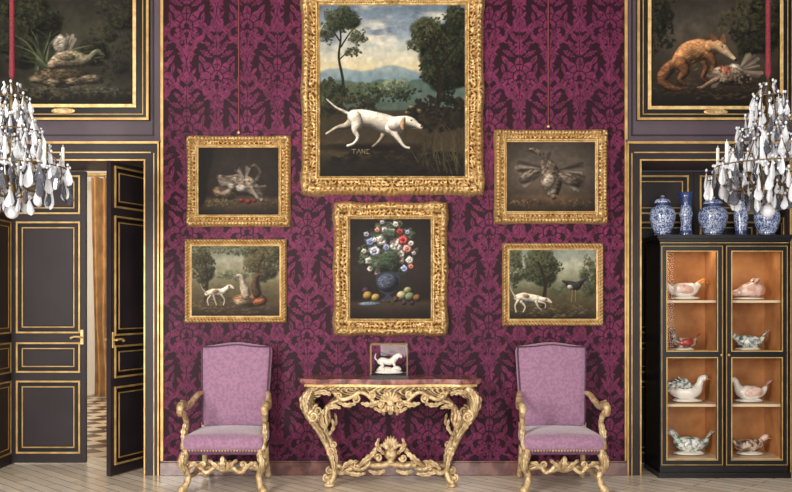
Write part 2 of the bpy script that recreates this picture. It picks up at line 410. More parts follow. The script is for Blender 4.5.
def motif(a,b):
    a=a*.93; b=b*.93
    d=np.full(a.shape,-1.)
    ang=np.arctan2(b+.12,a); r=np.hypot(a,b+.12)
    k=np.abs(np.cos(4.5*(ang-PI/2)))
    R=.165*(.62+.38*k)*(0.75+.25*np.sin(np.clip(ang,-.6,PI/2)))
    pal=np.where(ang>-.6,R-r,-1)
    pal=np.where((k<.25)&(r>.045),-.01,pal)
    pal=np.where((r>.050)&(r<.060),-.01,pal)
    pal=np.where((np.abs(r-.105)<.004)&(k>.5),-.01,pal)
    pal=np.where((r<.022),-.01,pal)
    d=np.maximum(d,pal)
    d=np.maximum(d,lens(a,b,0,.15,.10,.040,PI/2,18))
    for (ca,cb,l,hw,an,se) in [(.055,.125,.075,.024,1.0,14),(.088,.075,.06,.022,.5,14),(.048,.215,.055,.018,.9,0),(.118,.02,.05,.018,.9,0),
        (.06,-.19,.08,.028,-.5,16),(.05,-.25,.07,.024,-1.0,14),(0,-.29,.09,.026,PI/2,16),(.12,-.12,.06,.020,-.9,10),(.135,-.05,.05,.014,1.4,0),
        (.03,.30,.05,.016,1.1,0),(0,.30,.06,.014,PI/2,0),(.03,-.35,.04,.014,-.8,0),(.09,-.235,.035,.012,.2,0),(.082,.165,.03,.010,.1,0),(.02,-.225,.04,.012,1.2,0)]:
        d=np.maximum(d,lens(a,b,ca,cb,l,hw,an,se))
    d=np.where((a<.0035)&(b<.24)&(b>-.28),-.01,d)
    return d
def damask(x,z):
    out=np.full(x.shape,-1.)
    for du,dv in((0,0),(.5,.5)):
        u=x/Wd+du; v=z/Hd+dv; cu=np.abs(u-np.round(u))*Wd; cv=(v-np.round(v))*Hd
        out=np.maximum(out,motif(cu,cv))
        xb=Wd/4*(1+np.cos(2*PI*cv/Hd)); dist=np.abs(cu-xb)
        if du==0:
            sl=np.sqrt(1+(PI*Wd/2/Hd*np.sin(2*PI*cv/Hd))**2); dist=dist/sl
            w=.008+.018*np.abs(np.sin(11*PI*cv/Hd)); band=w-dist
            band=np.where(dist<.003,-.01,band)
            out=np.maximum(out,band)
            for kk in range(-4,5):
                zc=kk*Hd/9; xc=Wd/4*(1+math.cos(2*PI*zc/Hd)); 
                out=np.maximum(out,lens(cu,cv,xc-.030,zc+.022,.042,.013,2.2,0)); out=np.maximum(out,lens(cu,cv,xc+.030,zc+.022,.042,.013,.9,0))
                out=np.maximum(out,lens(cu,cv,xc-.028,zc-.018,.028,.009,.6,0)); out=np.maximum(out,lens(cu,cv,xc+.028,zc-.018,.028,.009,2.5,0))
    return out
nx,nz=840,1010
xs=np.linspace(XL,XR,nx); zs=np.linspace(0,H,nz); X,Z=np.meshgrid(xs,zs)
wx=(fbm(X*100,Z*100,5,11,2)-.5)*.013; wz=(fbm(X*100,Z*100,5,15,2)-.5)*.013
d=damask(X-.02+wx,Z+wz); m=np.clip(.5+d/.006,0,1)[...,None]
fine=fbm(X*100,Z*100,2.6,21,3)[...,None]; big=fbm(X*100,Z*100,60,71,3)[...,None]
lightc=lin((100,37,70)); dark=lin((40,12,27))
col=dark*(.7+.6*fine)*(1-m)+lightc*(.35+1.25*fine)*(.7+.6*big)*m
V=np.stack([X,np.full_like(X,0.0),Z],-1).reshape(-1,3)
grid_mesh('wall_back_silk_hanging',V,nz,nx,'silk_damask',col.reshape(-1,3))
b=MB()
b.box(XL-.018,XL+.006,-.02,0,.12,H,'gilt_line'); b.box(XR-.006,XR+.018,-.02,0,.12,H,'gilt_line'); b.obj('trim_1')
b=MB()
b.box(XL-.02,XR+.02,-.035,-.001,0,.115,'marble_red'); b.box(XL-.02,XR+.02,-.028,-.001,.115,.13,'marble_red'); b.obj('baseboard_back',.004)
def surround(name,x0,x1,zt,wl,wr,wt):
    b=MB()
    def jamb(xa,xb,inner):
        b.box(xa,xb,-.03,-.001,0,zt+wt,'plum_dark')
        for q in((xa,xa+.013),(xb-.013,xb)): b.box(q[0],q[1],-.045,-.03,0,zt+(wt-.013 if (q[0]==xa)==(inner>0) else 0),'gilt_line')
        c=(xa+xb)/2+.02*inner*-1; b.box(c-.004,c+.004,-.036,-.03,0,zt+.07,'gilt_line')
    jamb(x0-wl,x0,1); jamb(x1,x1+wr,-1)
    b.box(x0,x1,-.03,-.001,zt,zt+wt,'plum_dark')
    b.box(x0-wl,x1+wr,-.055,-.03,zt+wt-.02,zt+wt,'gilt_line'); b.box(x0-.013,x1+.013,-.045,-.03,zt,zt+.013,'gilt_line')
    b.box(x0-.06,x1+.06,-.036,-.03,zt+.07,zt+.08,'gilt_line')
    b.box(x0-wl-.01,x1+wr+.01,-.03,-.001,zt+wt,zt+wt+.02,'plum_wall')
    return b.obj(name)
surround('trim_2',DX0,DX1,DT,.134,.134,.17)
surround('trim_3',RX0,RX1,DT,.125,.125,.17)
b=MB(); b.rframe(WX(-30),WX(154),WZ(136),WZ(-60),.012,-.012,-.001,'plum_dark'); b.obj('trim_4')
b=MB(); b.rframe(WX(631),WX(800),WZ(136),WZ(-60),.012,-.012,-.001,'plum_dark'); b.obj('trim_5')
def reveal(name,x,sg):
    b=MB(); b.M=Matrix(((0,sg,0,x),(1,0,0,0),(0,0,1,0),(0,0,0,1)))
    for z0,z1 in((.10,.795),(.87,1.16),(1.245,2.31),(2.38,2.74)):
        b.rframe(.07,.53,z0,z1,.014,0,.012,'gilt_line'); b.rframe(.12,.48,z0+.05,z1-.05,.007,0,.008,'gilt_line')
    b.box(0,.6,-.0,.004,0,DT,'plum_dark')
    return b.obj(name)
reveal('trim_6',DX0,1); reveal('trim_7',DX1,-1); reveal('trim_8',RX0,1); reveal('trim_9',RX1,-1)
def leaf_door(name,w,M):
    b=MB(); b.M=M
    b.box(0,w,-.022,.022,.01,DT-.01,'plum_dark')
    for sg in(-1,1):
        f=lambda a,bb:(min(sg*a,sg*bb),max(sg*a,sg*bb))
        for z0,z1 in((.10,.795),(.87,1.16),(1.245,2.31),(2.38,2.75)):
            y0,y1=f(.022,.036); b.rframe(.05,w-.05,z0,z1,.017,y0,y1,'gilt_line')
            y0,y1=f(.022,.030); b.rframe(.072,w-.072,z0+.022,z1-.022,.02,y0,y1,'plum_black')
            y0,y1=f(.022,.032); b.rframe(.105,w-.105,z0+.055,z1-.055,.010,y0,y1,'gilt_line')
            y0,y1=f(.022,.027); b.box(.125,w-.125,y0,y1,z0+.075,z1-.075,'plum_dark')
        y0,y1=f(.022,.03); b.box(w-.05,w-.02,y0,y1,1.14,1.28,'gilt')
        b.tube([(w-.035,sg*.03,1.21),(w-.035,sg*.06,1.21)],[.01,.01],'gilt',sub=1)
        b.tube([(w-.035,sg*.062,1.21),(w-.09,sg*.066,1.215),(w-.13,sg*.064,1.20)],[.012,.011,.014],'gilt')
    return b.obj(name,.002)
wl=(DX1-DX0)/2-.004
leaf_door('door_1',wl,T(DX0+.002,.56,0))
ang=math.atan2(-.68,-.27)
leaf_door('door_2',wl,T(DX1-.03,.55,0,ang))
wr=(RX1-RX0)/2-.004
leaf_door('door_3',wr,T(RX0+.002,.56,0)); leaf_door('door_4',wr,T(RX1-.002,.56,0,PI))
b=MB(); b.box(-7.2,-1.0,.9,7.0,-.1,-.001,'tile_floor'); b.obj('floor_anteroom')
b=MB(); b.box(-7.2,-1,6.8,7.0,0,4.4,'ante_wall'); b.obj('wall_anteroom_far')
b=MB(); b.box(-7.3,-7.1,.62,7,0,4.4,'ante_wall'); b.obj('wall_anteroom_left')
b=MB(); b.box(-1.1,-.9,.62,7,0,4.4,'ante_wall'); b.obj('wall_anteroom_right')
b=MB(); b.box(-7.3,-.9,.62,7,4.4,4.5,'ceiling_paint'); b.obj('ceiling_anteroom')
b=MB()
vs=[];N=110
for i in range(30):
    z=3.5*(1-i/29)+.02
    for j in range(N):
        t=j/(N-1); pull=.22*math.exp(-((z-1.2)/.5)**2)
        x=-4.86+(.75-pull*.6)*t+.05*math.exp(-((z-.3)/1.6)**2); y=6.3+.09*math.sin(t*38)+.035*math.sin(t*17+z)
        vs.append((x,y,z))
fs=[(i*N+j,i*N+j+1,(i+1)*N+j+1,(i+1)*N+j) for i in range(29) for j in range(N-1)]
b.add(vs,fs,'curtain'); b.tube([(-5.2,6.3,3.56),(-3.8,6.3,3.56)],[.03,.03],'gilt',sub=2); b.obj('curtain')

# ---------------------------------------------------------------- frames
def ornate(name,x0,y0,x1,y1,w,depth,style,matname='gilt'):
    ax0,ax1=WX(x0),WX(x1); az0,az1=WZ(y1),WZ(y0); w=w/112.0
    na=26; sides=[((ax0,az0),(ax1,az0)),((ax1,az0),(ax1,az1)),((ax1,az1),(ax0,az1)),((ax0,az1),(ax0,az0))]
    b=MB(); seed=0
    for A,B in sides:
        seed+=1
        A=np.array(A);B=np.array(B);L=np.linalg.norm(B-A);Tn=(B-A)/L;Nn=np.array((-Tn[1],Tn[0]))
        ns=int(L/.005)+2; O=np.linspace(0,1,na)[:,None]*np.ones((1,ns)); tt=np.linspace(0,1,ns)[None,:]*np.ones((na,1))
        S=O*w+(L-2*O*w)*tt; c=np.minimum(S,L-S); mid=np.abs(S-L/2)
        base=np.interp(O,[0,.06,.2,.32,.45,.62,.72,.8,.86,.93,1],[.0,.55,.9,.95,.55,.35,.40,.66,.48,.55,.15])*depth
        u=O*w
        rn=1-np.abs(2*fbm(mid*100,u*100+40,2.6,5,2)-1)
        n1=(rn-.6)*1.0; sn=np.sin(PI*O)
        if style=='rich':
            lf=.042; v=np.abs(O-.27)
            run=np.clip(1-(v/.20)**2,0,1)*np.abs(np.sin(PI*(mid/lf)+7*v))*depth*.28
            run+=np.abs(np.sin(PI*S/.016))*np.exp(-((O-.82)/.05)**2)*depth*.22
            rc=np.hypot(u-w*.45,c-w*.45)/w
            ex=np.exp(-(rc/1.0)**6); th=np.arctan2(u-w*.45,c-w*.45)
            cor=ex*(.25+.35*np.abs(np.cos(2*th))*np.exp(-((rc-.45)/.3)**2)+.4*np.exp(-(rc/.16)**2))*depth
            ec=np.exp(-(mid/(w*1.0))**6); rm=np.hypot(u-w*.42,mid)/w; tm=np.arctan2(u-w*.42,mid)
            cen=ec*(.2+.32*np.abs(np.sin(4*tm))*np.exp(-((rm-.4)/.25)**2)+.35*np.exp(-(rm/.15)**2))*depth
            h=base+run*(1-ex)*(1-ec)+(cor+cen)*np.clip(sn*2,0,1)+n1*depth*.5*sn
            push=(np.exp(-((c-w*.8)/(w*.5))**2)*.10+np.exp(-(mid/(w*.7))**2)*.08+.015*np.abs(np.sin(PI*S/lf)))*w*(1-O)**2
        elif style=='rope':
            run=np.abs(np.sin(PI*S/.03+5*O))*np.exp(-((O-.3)/.22)**2)*depth*.35
            h=base+run+n1*depth*.12*sn; push=0*S
        else:
            run=np.abs(np.sin(PI*mid/.030+5*np.abs(O-.25)))*np.exp(-((O-.25)/.15)**2)*depth*.25
            run+=np.abs(np.sin(PI*S/.014))*np.exp(-((O-.8)/.05)**2)*depth*.18
            rc=np.hypot(u-w*.4,c-w*.4)/w; th=np.arctan2(u-w*.4,c-w*.4)
            cor=np.exp(-(rc/.8)**6)*(.15+.35*np.abs(np.cos(2*th))*np.exp(-((rc-.4)/.3)**2))*depth
            h=base+run+cor*np.clip(sn*2,0,1)+n1*depth*.35*sn; push=np.exp(-((c-w*.8)/(w*.5))**2)*.05*w*(1-O)**2
        Px=A[0]+Tn[0]*S+Nn[0]*(u-push); Pz=A[1]+Tn[1]*S+Nn[1]*(u-push)
        V=np.stack([Px,-h-.002,Pz],-1).reshape(-1,3)
        fs=[(i*ns+j,i*ns+j+1,(i+1)*ns+j+1,(i+1)*ns+j) for i in range(na-1) for j in range(ns-1)]
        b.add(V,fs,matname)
    b.rframe(ax0+.01,ax1-.01,az0+.01,az1-.01,w*.5,-.012,-.002,matname)
    return b.obj(name)
def hang(frame,canvas):
    e=bpy.data.objects.new(frame.name,None); nm=frame.name; frame.name='carved_frame_of_'+nm; canvas.name='canvas_of_'+nm; e.name=nm
    sc.collection.objects.link(e); frame.parent=e; canvas.parent=e; return e

# ---- dog painting
c=Canvas(320,4,467,180,2.4)
c.grad([(4,(104,120,136)),(35,(138,150,160)),(54,(190,188,172)),(70,(198,186,152)),(80,(116,128,130)),(90,(90,98,84)),(104,(68,66,50)),(118,(56,50,38)),(135,(62,54,41)),(150,(66,56,41)),(165,(38,32,25)),(180,(19,16,14))],10,3)
cl=fbm(c.X,c.Y*2.2,34,9); c.put((slice(None),slice(None)),np.clip((cl-.5)*4,0,.8)*np.clip((70-c.Y)/30,0,1),(214,206,188))
cl=fbm(c.X,c.Y*2,22,19); c.put((slice(None),slice(None)),np.clip((cl-.52)*4,0,.7)*np.clip((60-c.Y)/30,0,1),(90,104,124))
c.poly([(320,74),(340,69),(365,72),(390,66),(412,71),(430,78),(467,80),(467,100),(320,100)],(122,142,152),2,.8)
c.poly([(320,84),(345,81),(365,85),(380,80),(405,83),(420,80),(467,84),(467,108),(320,108)],(80,96,88),2,.9)
c.tree(380,368,94,50,9,.8,2.2,(32,40,28),(92,98,68)); c.tree(160,396,86,16,6,.6,1.6,(66,80,66),(146,148,116),.7)
c.stroke([(344,100),(343,80),(339,58),(341,38),(338,16)],1.6,.7,(40,34,27))
c.stroke([(341,48),(350,34),(358,26)],.8,.4,(40,34,27)); c.stroke([(340,42),(332,30),(326,24)],.8,.4,(40,34,27)); c.stroke([(340,60),(349,52),(354,50)],.6,.4,(40,34,27))
c.tree(260,331,98,15,18,.8,2.4,(28,32,24),(66,70,50))
c.tree(420,341,20,17,13,.5,1.5,(36,42,32),(92,94,68),.75); c.tree(150,328,33,8,12,.5,1.5,(40,46,34),(92,94,68),.75)
c.tree(130,358,38,9,8,.5,1.5,(42,46,34),(92,94,68),.75); c.tree(90,353,53,8,5,.5,1.4,(42,46,36),(84,86,62),.7)
c.tree(1200,446,60,24,38,.7,2.2,(19,23,18),(66,70,48),.8); c.tree(420,428,34,17,15,.6,1.9,(28,32,25),(90,92,64),.8)
c.tree(320,456,20,12,16,.6,2,(25,30,23),(68,72,50),.85); c.tree(160,416,46,9,6,.5,1.4,(38,42,32),(92,94,66),.75)
c.stroke([(437,105),(440,80),(433,55),(440,36)],2.2,.8,(36,29,22)); c.stroke([(438,70),(452,52),(460,40)],1.2,.5,(30,26,20))
c.dabs(420,440,114,32,18,1.2,3.2,[(24,22,18),(34,30,23),(44,38,28)],.8)
c.dabs(260,345,150,26,8,1.5,4,[(72,62,44),(56,48,36),(86,74,52)],.45,.3,0)
c.dabs(380,400,163,72,14,2,5,[(27,23,19),(36,30,24),(19,17,15)],.6,.35,0)
c.tree(240,350,106,30,8,.6,1.8,(28,27,20),(76,70,48),.7)
for i in range(50):
    x=418+c.rs.rand()*46; y=150+c.rs.rand()*26; h=12+c.rs.rand()*26
    c.stroke([(x,y),(x+c.rs.randn()*3,y-h*.6),(x+c.rs.randn()*8,y-h)],.5,.2,[(66,60,40),(90,82,54),(42,40,30)][i%3],.7,.7)
for x,y in((412,108),(420,112),(408,114)): c.mass(x,y,3.6,2.2,(120,106,76),.4,.6,0,.8,.9,int(x))
c.ell(370,148,46,3.4,(14,12,10),0,5,.85)
D1=(196,184,164);D2=(240,230,214)
c.vs([(352,116,2),(344,112,1.5),(336,108,1.1),(327,100,.5)],D2)
c.vs([(354,121,6),(347,126,3.4),(338,128,1.9),(331,132,1.5),(327,134.5,1.4)],D1,None,.2,.7,1,.22)
c.vs([(386,128,4.5),(382,138,2),(377,144,1.3),(373,147,1.3)],D1,(150,138,120),.2,.7,1,.22)
c.vs([(354,117,6.5),(362,118,8),(373,120,8),(384,124,9.5),(393,127,10),(398,126,7.5)],D2,None,.12,.7,1,.30)
c.vs([(355,118,6.5),(357,124,6),(355,131,3),(358,138,1.7),(354,144,1.3),(348,146.4,1.4)],D2,None,.15,.7,1,.32)
c.vs([(391,129,6),(396,136,3),(401,143,1.7),(405,147.4,1.3),(409,148.6,1.3)],D2,None,.15,.7,1,.32)
c.vs([(395,124.5,7.5),(401,122.5,5.8),(407,121.5,4.9),(412,123,4.4),(417,126,2.8),(421,128,2.1)],D2,None,.12,.7,1,.34)
c.vs([(404,119,1.6),(403,123,2.6),(402.5,127.5,2.2),(403,130,1)],(196,158,122),None,.2,.6)
c.ell(411.3,121,.8,.7,(34,24,18)); c.ell(421.3,126.8,1.1,.9,(50,34,30)); c.stroke([(412,129),(416,129.2),(420,129.6)],.35,.3,(110,84,70))
for st in [[(354,143.5),(358,143.5)],[(356,143.5),(356,147.5)],[(359,147.5),(361,143.5)],[(361,143.5),(363,147.5)],[(364,147.5),(364,143.5)],[(364,143.5),(367,147.5)],[(367,147.5),(367,143.5)],[(369,143.5),(369,147.5)],[(369,143.5),(371.5,143.5)],[(369,147.5),(371.5,147.5)]]:
    c.stroke([(a-2,b_+6.5) for a,b_ in st],.22,.22,(206,190,140),.5,.8,False)
c.mottle(.14,5,33)
hang(ornate('hunting_dog_painting',302,-12,483,195,19,.085,'rich'),c.build('canvas',-.030,1.12))
# ---- flowers
c=Canvas(349,218,432,321,2.6)
c.grad([(218,(36,31,30)),(270,(48,40,37)),(298,(34,27,25)),(303,(76,60,49)),(310,(52,42,35)),(321,(22,18,15))],4,5)
for k in range(30):
    a=c.rs.rand()*PI*1.3-.15*PI; r=20+c.rs.rand()*12
    x,y=389+r*.95*math.cos(a),253-r*math.sin(a)*1.05
    c.stroke([(388,268),(388+r*.5*math.cos(a),260-r*.5*math.sin(a)),(x,y)],.35,.25,(84,94,70),.6,.6)
    c.tree(8,x,y,3,3,.5,1.1,(50,60,44),(150,140,120),.7)
c.tree(520,388,252,23,27,.7,2,(32,42,34),(104,116,86),.8)
fl=[(381,241,5.2,(226,208,202)),(396,246,6,(240,230,222)),(388,256,6,(230,194,188)),(403,240,4.6,(180,76,78)),(407,250,4.2,(210,140,132)),(374,252,5,(190,188,210)),(379,264,4.8,(220,178,178)),(399,261,5.2,(218,168,164)),(371,243,3.8,(130,140,180)),(392,233,4,(230,216,196)),(400,232,3.2,(164,66,70)),(385,231,3.2,(200,174,192)),(409,260,3.5,(226,218,208)),(369,261,3.4,(218,204,198)),(390,267,4.2,(210,196,202)),(404,268,3.2,(152,158,192)),(378,272,3,(210,156,154)),(412,243,2.6,(220,206,200)),(367,235,2.6,(176,172,194)),(396,224,2.8,(216,204,188)),(377,231,2.5,(210,142,132)),(407,232,2.3,(156,164,192)),(371,269,2.8,(226,208,198)),(411,267,2.4,(200,116,106)),(386,248,3.4,(146,152,192)),(401,254,3.2,(234,224,216)),(384,223,2,(194,184,194)),(364,250,2.4,(204,190,184)),(393,239,2.6,(226,170,160)),(382,257,2.4,(240,226,214)),(376,238,2.2,(230,214,200)),(414,254,2,(190,170,180))]
for j,(x,y,r,cc) in enumerate(fl):
    r*=1.12; x+=.8*c.rs.randn(); y+=.8*c.rs.randn()
    c.ell(x+.5,y+r*.4,r*1.0,r*.9,(28,32,28),0,3,.5)
    c.mass(x,y,r*1.05,r*.92,np.array(cc)*1.1,j*.7,.5,5,.9,.97,j%30,.36)
    for q in range(6):
        a=q*PI/3+j; c.mass(x+r*.55*math.cos(a),y+r*.5*math.sin(a),r*.46,r*.3,np.array(cc)*1.12,a+PI/2,.2,0,.7,.8,q+j,.45)
    c.mass(x,y,r*.34,r*.3,np.array(cc)*.8,0,.3,0,.7,.9,j)
c.tree(110,388,254,22,25,.5,1.2,(40,50,38),(110,120,90),.65)
c.poly([(379,273),(397,273),(400,282),(395,291),(390,295),(394,300),(382,300),(386,295),(380,291),(376,282)],(50,54,68),.8)
c.mass(388,283,11,9.5,(104,110,130),0,.6,0,1.5,.85,7,.15); c.dabs(24,387,283,8,6,.4,1.1,[(150,150,150),(60,66,92)],.5)
for j,(x,y,r,cc) in enumerate([(366,291,4,(96,66,90)),(368,296,5,(206,166,86)),(376,298,4.6,(216,180,104)),(408,291,4.4,(170,172,126)),(402,296,5.5,(200,192,150)),(410,297,5,(156,164,120)),(417,298,4,(180,130,80)),(396,299,3.2,(116,54,60)),(412,303,2.6,(90,60,80)),(404,303,2.4,(96,60,84))]):
    c.mass(x,y,r,r*.92,cc,0,.2,0,.9,1,j,.15)
c.mass(371,304,12,2.2,(150,168,194),0,.2,0,.8,.9,4,.3); c.tree(60,390,302,24,3,.5,1.2,(44,48,36),(100,98,72),.6)
c.vign(.7,390,262,54,70,(14,12,11)); c.mottle(.12,4,8)
hang(ornate('flower_still_life_painting',334,203,447,335,17,.075,'rich'),c.build('canvas',-.028,1.05))
# ---- game still life (left upper)
FE=[(128,118,108),(92,82,74),(60,51,46),(150,140,128),(50,42,38)]
c=Canvas(198,147,280,215,2.6)
c.grad([(147,(50,42,37)),(175,(43,36,32)),(195,(38,30,27)),(200,(86,68,53)),(208,(60,47,38)),(215,(30,25,21))],4,15)
c.poly([(198,147),(214,150),(208,180),(206,200),(198,204)],(24,20,20),3)
c.mass(226,193,13,7,(120,98,78),.15,.7,0,1.5,1,4); c.vs([(262,200,2.5),(256,192,6),(248,186,9),(238,184,9.5),(228,182,6),(220,178,3)],(156,142,128),(110,96,84),.7,1.2,1,.25,6)
c.fan(238,184,3,19,2.4,3.5,14,FE,1.3,.55); c.fan(246,180,2,14,-2.5,-1.3,10,FE,1.2,.5); c.fan(252,188,2,13,-.2,1.0,10,FE,1.2,.55)
c.mass(242,189,6,4,(206,196,182),.3,.5,0,1.5,.8,9); c.mass(232,187,4,3,(190,178,164),.3,.5,0,1.5,.7,12)
c.vs([(258,180,3),(261,173,2),(258,168,1.8),(255,166,2.2),(252,167,1)],(110,96,84),None,.5,1,.7,.25)
for x,y,r in((242,201,2.6),(249,202,3),(255,201,2.2)): c.mass(x,y,r,r*.8,(150,50,40),0,.4,0,1,1,int(x),.2)
c.tree(110,222,203,16,4,.5,1.6,(38,36,26),(128,112,78),.8); c.tree(50,268,205,8,4,.5,1.5,(40,36,26),(110,92,62),.8)
c.vign(.9,240,184,54,44,(17,14,13)); c.mottle(.2,4,18)
hang(ornate('dead_game_painting',187,136,291,227,12.5,.06,'mid'),c.build('canvas',-.022,1.08))
# ---- upper right game
c=Canvas(505,141,597,213,2.6)
c.grad([(141,(78,71,64)),(175,(98,88,79)),(194,(84,73,62)),(199,(104,85,66)),(206,(80,66,51)),(213,(50,41,35))],8,25)
c.vign(1.2,550,172,56,46,(38,33,30))
c.vs([(530,150,1.4),(534,151,2.6),(540,154,2.4),(544,160,4),(548,170,9),(551,181,11),(552,191,7),(553,197,3)],(134,118,104),(146,130,114),.7,1.4,1,.28,8)
c.fan(544,168,4,28,2.3,3.3,18,FE,1.6,.6); c.fan(556,172,4,28,-.4,.7,18,FE,1.5,.6); c.fan(546,164,2,12,-2.4,-1.3,8,FE,1.3,.5)
c.mass(530,176,12,6,(128,114,100),-.5,.8,0,2,.7,14); c.mass(570,180,13,6,(122,108,94),.4,.8,0,2,.7,15); c.mass(549,182,6,8,(196,184,168),.1,.6,0,2,.7,16)
c.stroke([(556,196),(563,201),(560,205)],1,.5,(110,80,58)); c.stroke([(550,198),(552,204)],.9,.4,(110,80,58)); c.stroke([(531,150),(526,152)],.5,.3,(60,48,40))
c.tree(90,528,203,20,3.5,.5,1.5,(52,42,32),(128,104,74),.75); c.tree(60,576,204,14,3.5,.5,1.5,(48,40,31),(118,96,70),.75)
c.mottle(.15,4,28)
hang(ornate('hanging_fowl_painting',494,130,607,224,13,.06,'mid'),c.build('canvas',-.022,1.12))
# ---- left lower landscape with hounds
c=Canvas(191,246,281,317,2.6)
c.grad([(246,(104,108,96)),(260,(150,148,128)),(276,(126,120,96)),(288,(92,84,60)),(306,(70,58,42)),(317,(38,32,26))],8,35)
c.tree(420,202,264,12,21,.6,1.7,(44,44,33),(90,86,60),.8); c.tree(520,264,262,19,17,.6,1.7,(48,46,34),(104,94,64),.8)
c.tree(200,234,250,30,5,.5,1.4,(54,56,42),(104,102,74),.7); c.tree(90,234,275,16,5,.5,1.6,(64,70,54),(110,112,88),.6)
c.stroke([(206,300),(208,276),(204,258)],1.6,.7,(48,38,30)); c.stroke([(262,300),(258,276),(264,254)],1.8,.8,(54,43,32))
c.dabs(240,232,306,42,8,.8,2.6,[(84,70,50),(54,45,34),(104,88,62)],.6,.35,0)
c.mass(250,300,17,7,(130,96,70),0,.7,0,1.4,1,3,.25); c.mass(242,303,8,4,(150,128,104),.2,.7,0,1,.9,5); c.mass(260,302,7,4,(150,90,60),-.2,.7,0,1,.9,8)
c.vs([(246,296,4),(245,289,4.6),(243,283,3.2),(241,277,2.6),(238,276,1.6)],(196,180,158),None,.35,.9,1,.3)
c.vs([(257,294,4),(255,286,3.6),(256,279,2.6),(259,275,2),(262,276,1.2)],(96,72,58),None,.3,.8,1,.25)
c.vs([(208,294,3),(213,293,4.2),(221,292.5,4),(226,290,3),(230,287,2.6),(234,288.5,1.2)],(216,202,182),None,.3,.8,1,.3)
for q in [[(211,296,1.4),(208,300,.8),(209,305,.7)],[(214,296,1.2),(217,305,.7)],[(222,295,1.3),(225,300,.8),(224,305,.7)]]: c.vs(q,(190,178,158),None,.1,.6)
c.vs([(207,293,.8),(203,289,.6),(201,284,.4)],(190,178,158),None,.1,.6); c.ell(229.5,286.8,1.1,1.5,(110,76,56)); c.mass(216,291.5,3.4,2,(150,104,74),0,.3,0,1,.8)
c.mottle(.16,4,38)
hang(ornate('hounds_and_game_painting',185,239,287,323,7.5,.045,'rope'),c.build('canvas',-.018,1.06))
# ---- right lower landscape
c=Canvas(508,249,596,320,2.6)
c.grad([(249,(118,128,124)),(266,(162,162,144)),(280,(124,126,104)),(292,(84,80,58)),(308,(68,60,43)),(320,(36,31,25))],8,45)
c.tree(640,542,267,18,18,.6,1.7,(38,42,31),(92,92,64),.8); c.tree(260,515,266,8,19,.6,1.7,(46,48,36),(98,98,70),.8)
c.tree(240,589,276,9,20,.6,1.7,(48,52,38),(104,102,74),.75); c.stroke([(542,306),(545,284),(538,262)],2.2,1,(44,35,27)); c.stroke([(545,284),(556,268)],1.1,.5,(44,35,27))
c.dabs(240,552,310,42,7,.7,2.4,[(88,76,52),(52,45,34),(106,94,66)],.6,.35,0); c.tree(80,566,288,14,4,.5,1.5,(62,70,56),(112,118,98),.6)
c.vs([(517,298,3.4),(523,297.5,5),(530,298.5,4.6),(537,299.5,4.2),(542,300,3),(547,300.5,2.4),(551,302.5,1.1)],(226,214,196),None,.25,.8,1,.3)
for q in [[(518,301,2),(515,306,.9),(516,312,.8)],[(521,302,1.6),(525,307,.9),(523,312,.7)],[(536,302,1.8),(538,307,.8),(541,310,.7)],[(539,302,1.4),(545,304,.7),(545,308,.6)]]: c.vs(q,(204,192,172),None,.1,.6)
c.ell(546,300,1.3,1.8,(130,94,70)); c.vs([(515,297,1),(512,292,.7),(510,287,.4)],(210,198,178),None,.1,.6); c.mass(526,296,3.4,2,(150,112,84),.3,.2,0,1,.8)
c.vs([(562,281,.6),(566,282.5,1.9),(570,285,4),(576,286,4.4),(581,282,2),(587,277,.6)],(56,50,52),None,.3,.7,1,.4); c.mass(570,287.5,3.4,2.4,(216,208,196),.4,.2,0,.8,.9)
c.stroke([(572,290),(571,302)],.4,.3,(150,110,70)); c.stroke([(575,290),(575,301)],.4,.3,(150,110,70))
c.mottle(.16,4,48)
hang(ornate('pointer_and_bird_painting',502,243,603,326,7.5,.045,'rope'),c.build('canvas',-.018,1.06))
# ---- overdoors
def overdoor_frame(name,x0,y0,x1,y1,w):
    b=MB(); a0,a1,z0,z1=WX(x0),WX(x1),WZ(y1),WZ(y0); W=w/112
    b.rframe(a0,a1,z0,z1,W,-.035,-.002,'black_lacquer')
    b.rframe(a0,a1,z0,z1,.022,-.05,-.035,'gilt_line'); b.rframe(a0+.05,a1-.05,z0+.05,z1-.05,.008,-.040,-.035,'gilt_line')
    b.rframe(a0+W-.03,a1-W+.03,z0+W-.03,z1-W+.03,.03,-.045,-.035,'gilt')
    cx=(a0+a1)/2; b.ell((cx,-.045,z0+W*.5+.01),(.11,.01,.028),'gilt'); b.box(cx-.08,cx+.08,-.058,-.05,z0+W*.5-.006,z0+W*.5+.024,'gilt_pale')
    return b.obj(name,.002)
c=Canvas(-6,-14,137,106,2.1)
c.grad([(-14,(50,49,42)),(40,(62,60,50)),(75,(48,46,38)),(85,(70,68,59)),(106,(28,26,23))],12,55)
c.vign(1.0,66,50,88,68,(21,20,18)); c.tree(560,28,30,32,36,.8,2.8,(24,25,20),(66,68,48),.75); c.tree(300,112,40,26,44,.8,2.8,(26,26,21),(66,64,47),.7)
c.tree(280,66,94,70,8,.8,2.6,(30,29,23),(96,88,66),.7)
for k in range(40):
    a=-.2-2.6*k/39; r=24+c.rs.rand()*30; bx=46+c.rs.randn()*4
    c.stroke([(bx,70),(bx+r*.5*math.cos(a),70+r*.6*math.sin(a)),(bx+r*math.cos(a+.2*c.rs.randn())*1.1,70+r*math.sin(a)*.85)],1.1,.25,[(70,78,56),(50,57,42),(106,110,82),(38,42,32)][k%4],.7,.75)
c.mass(62,78,30,10,(88,76,58),0,.8,0,2,.9,5,.25)
c.fan(66,60,3,24,-2.3,-1.2,16,[(140,134,122),(106,98,86),(78,70,62),(164,154,142)],1.8,.7); c.mass(62,46,8,10,(176,168,154),-.3,.7,0,2,.7,6)
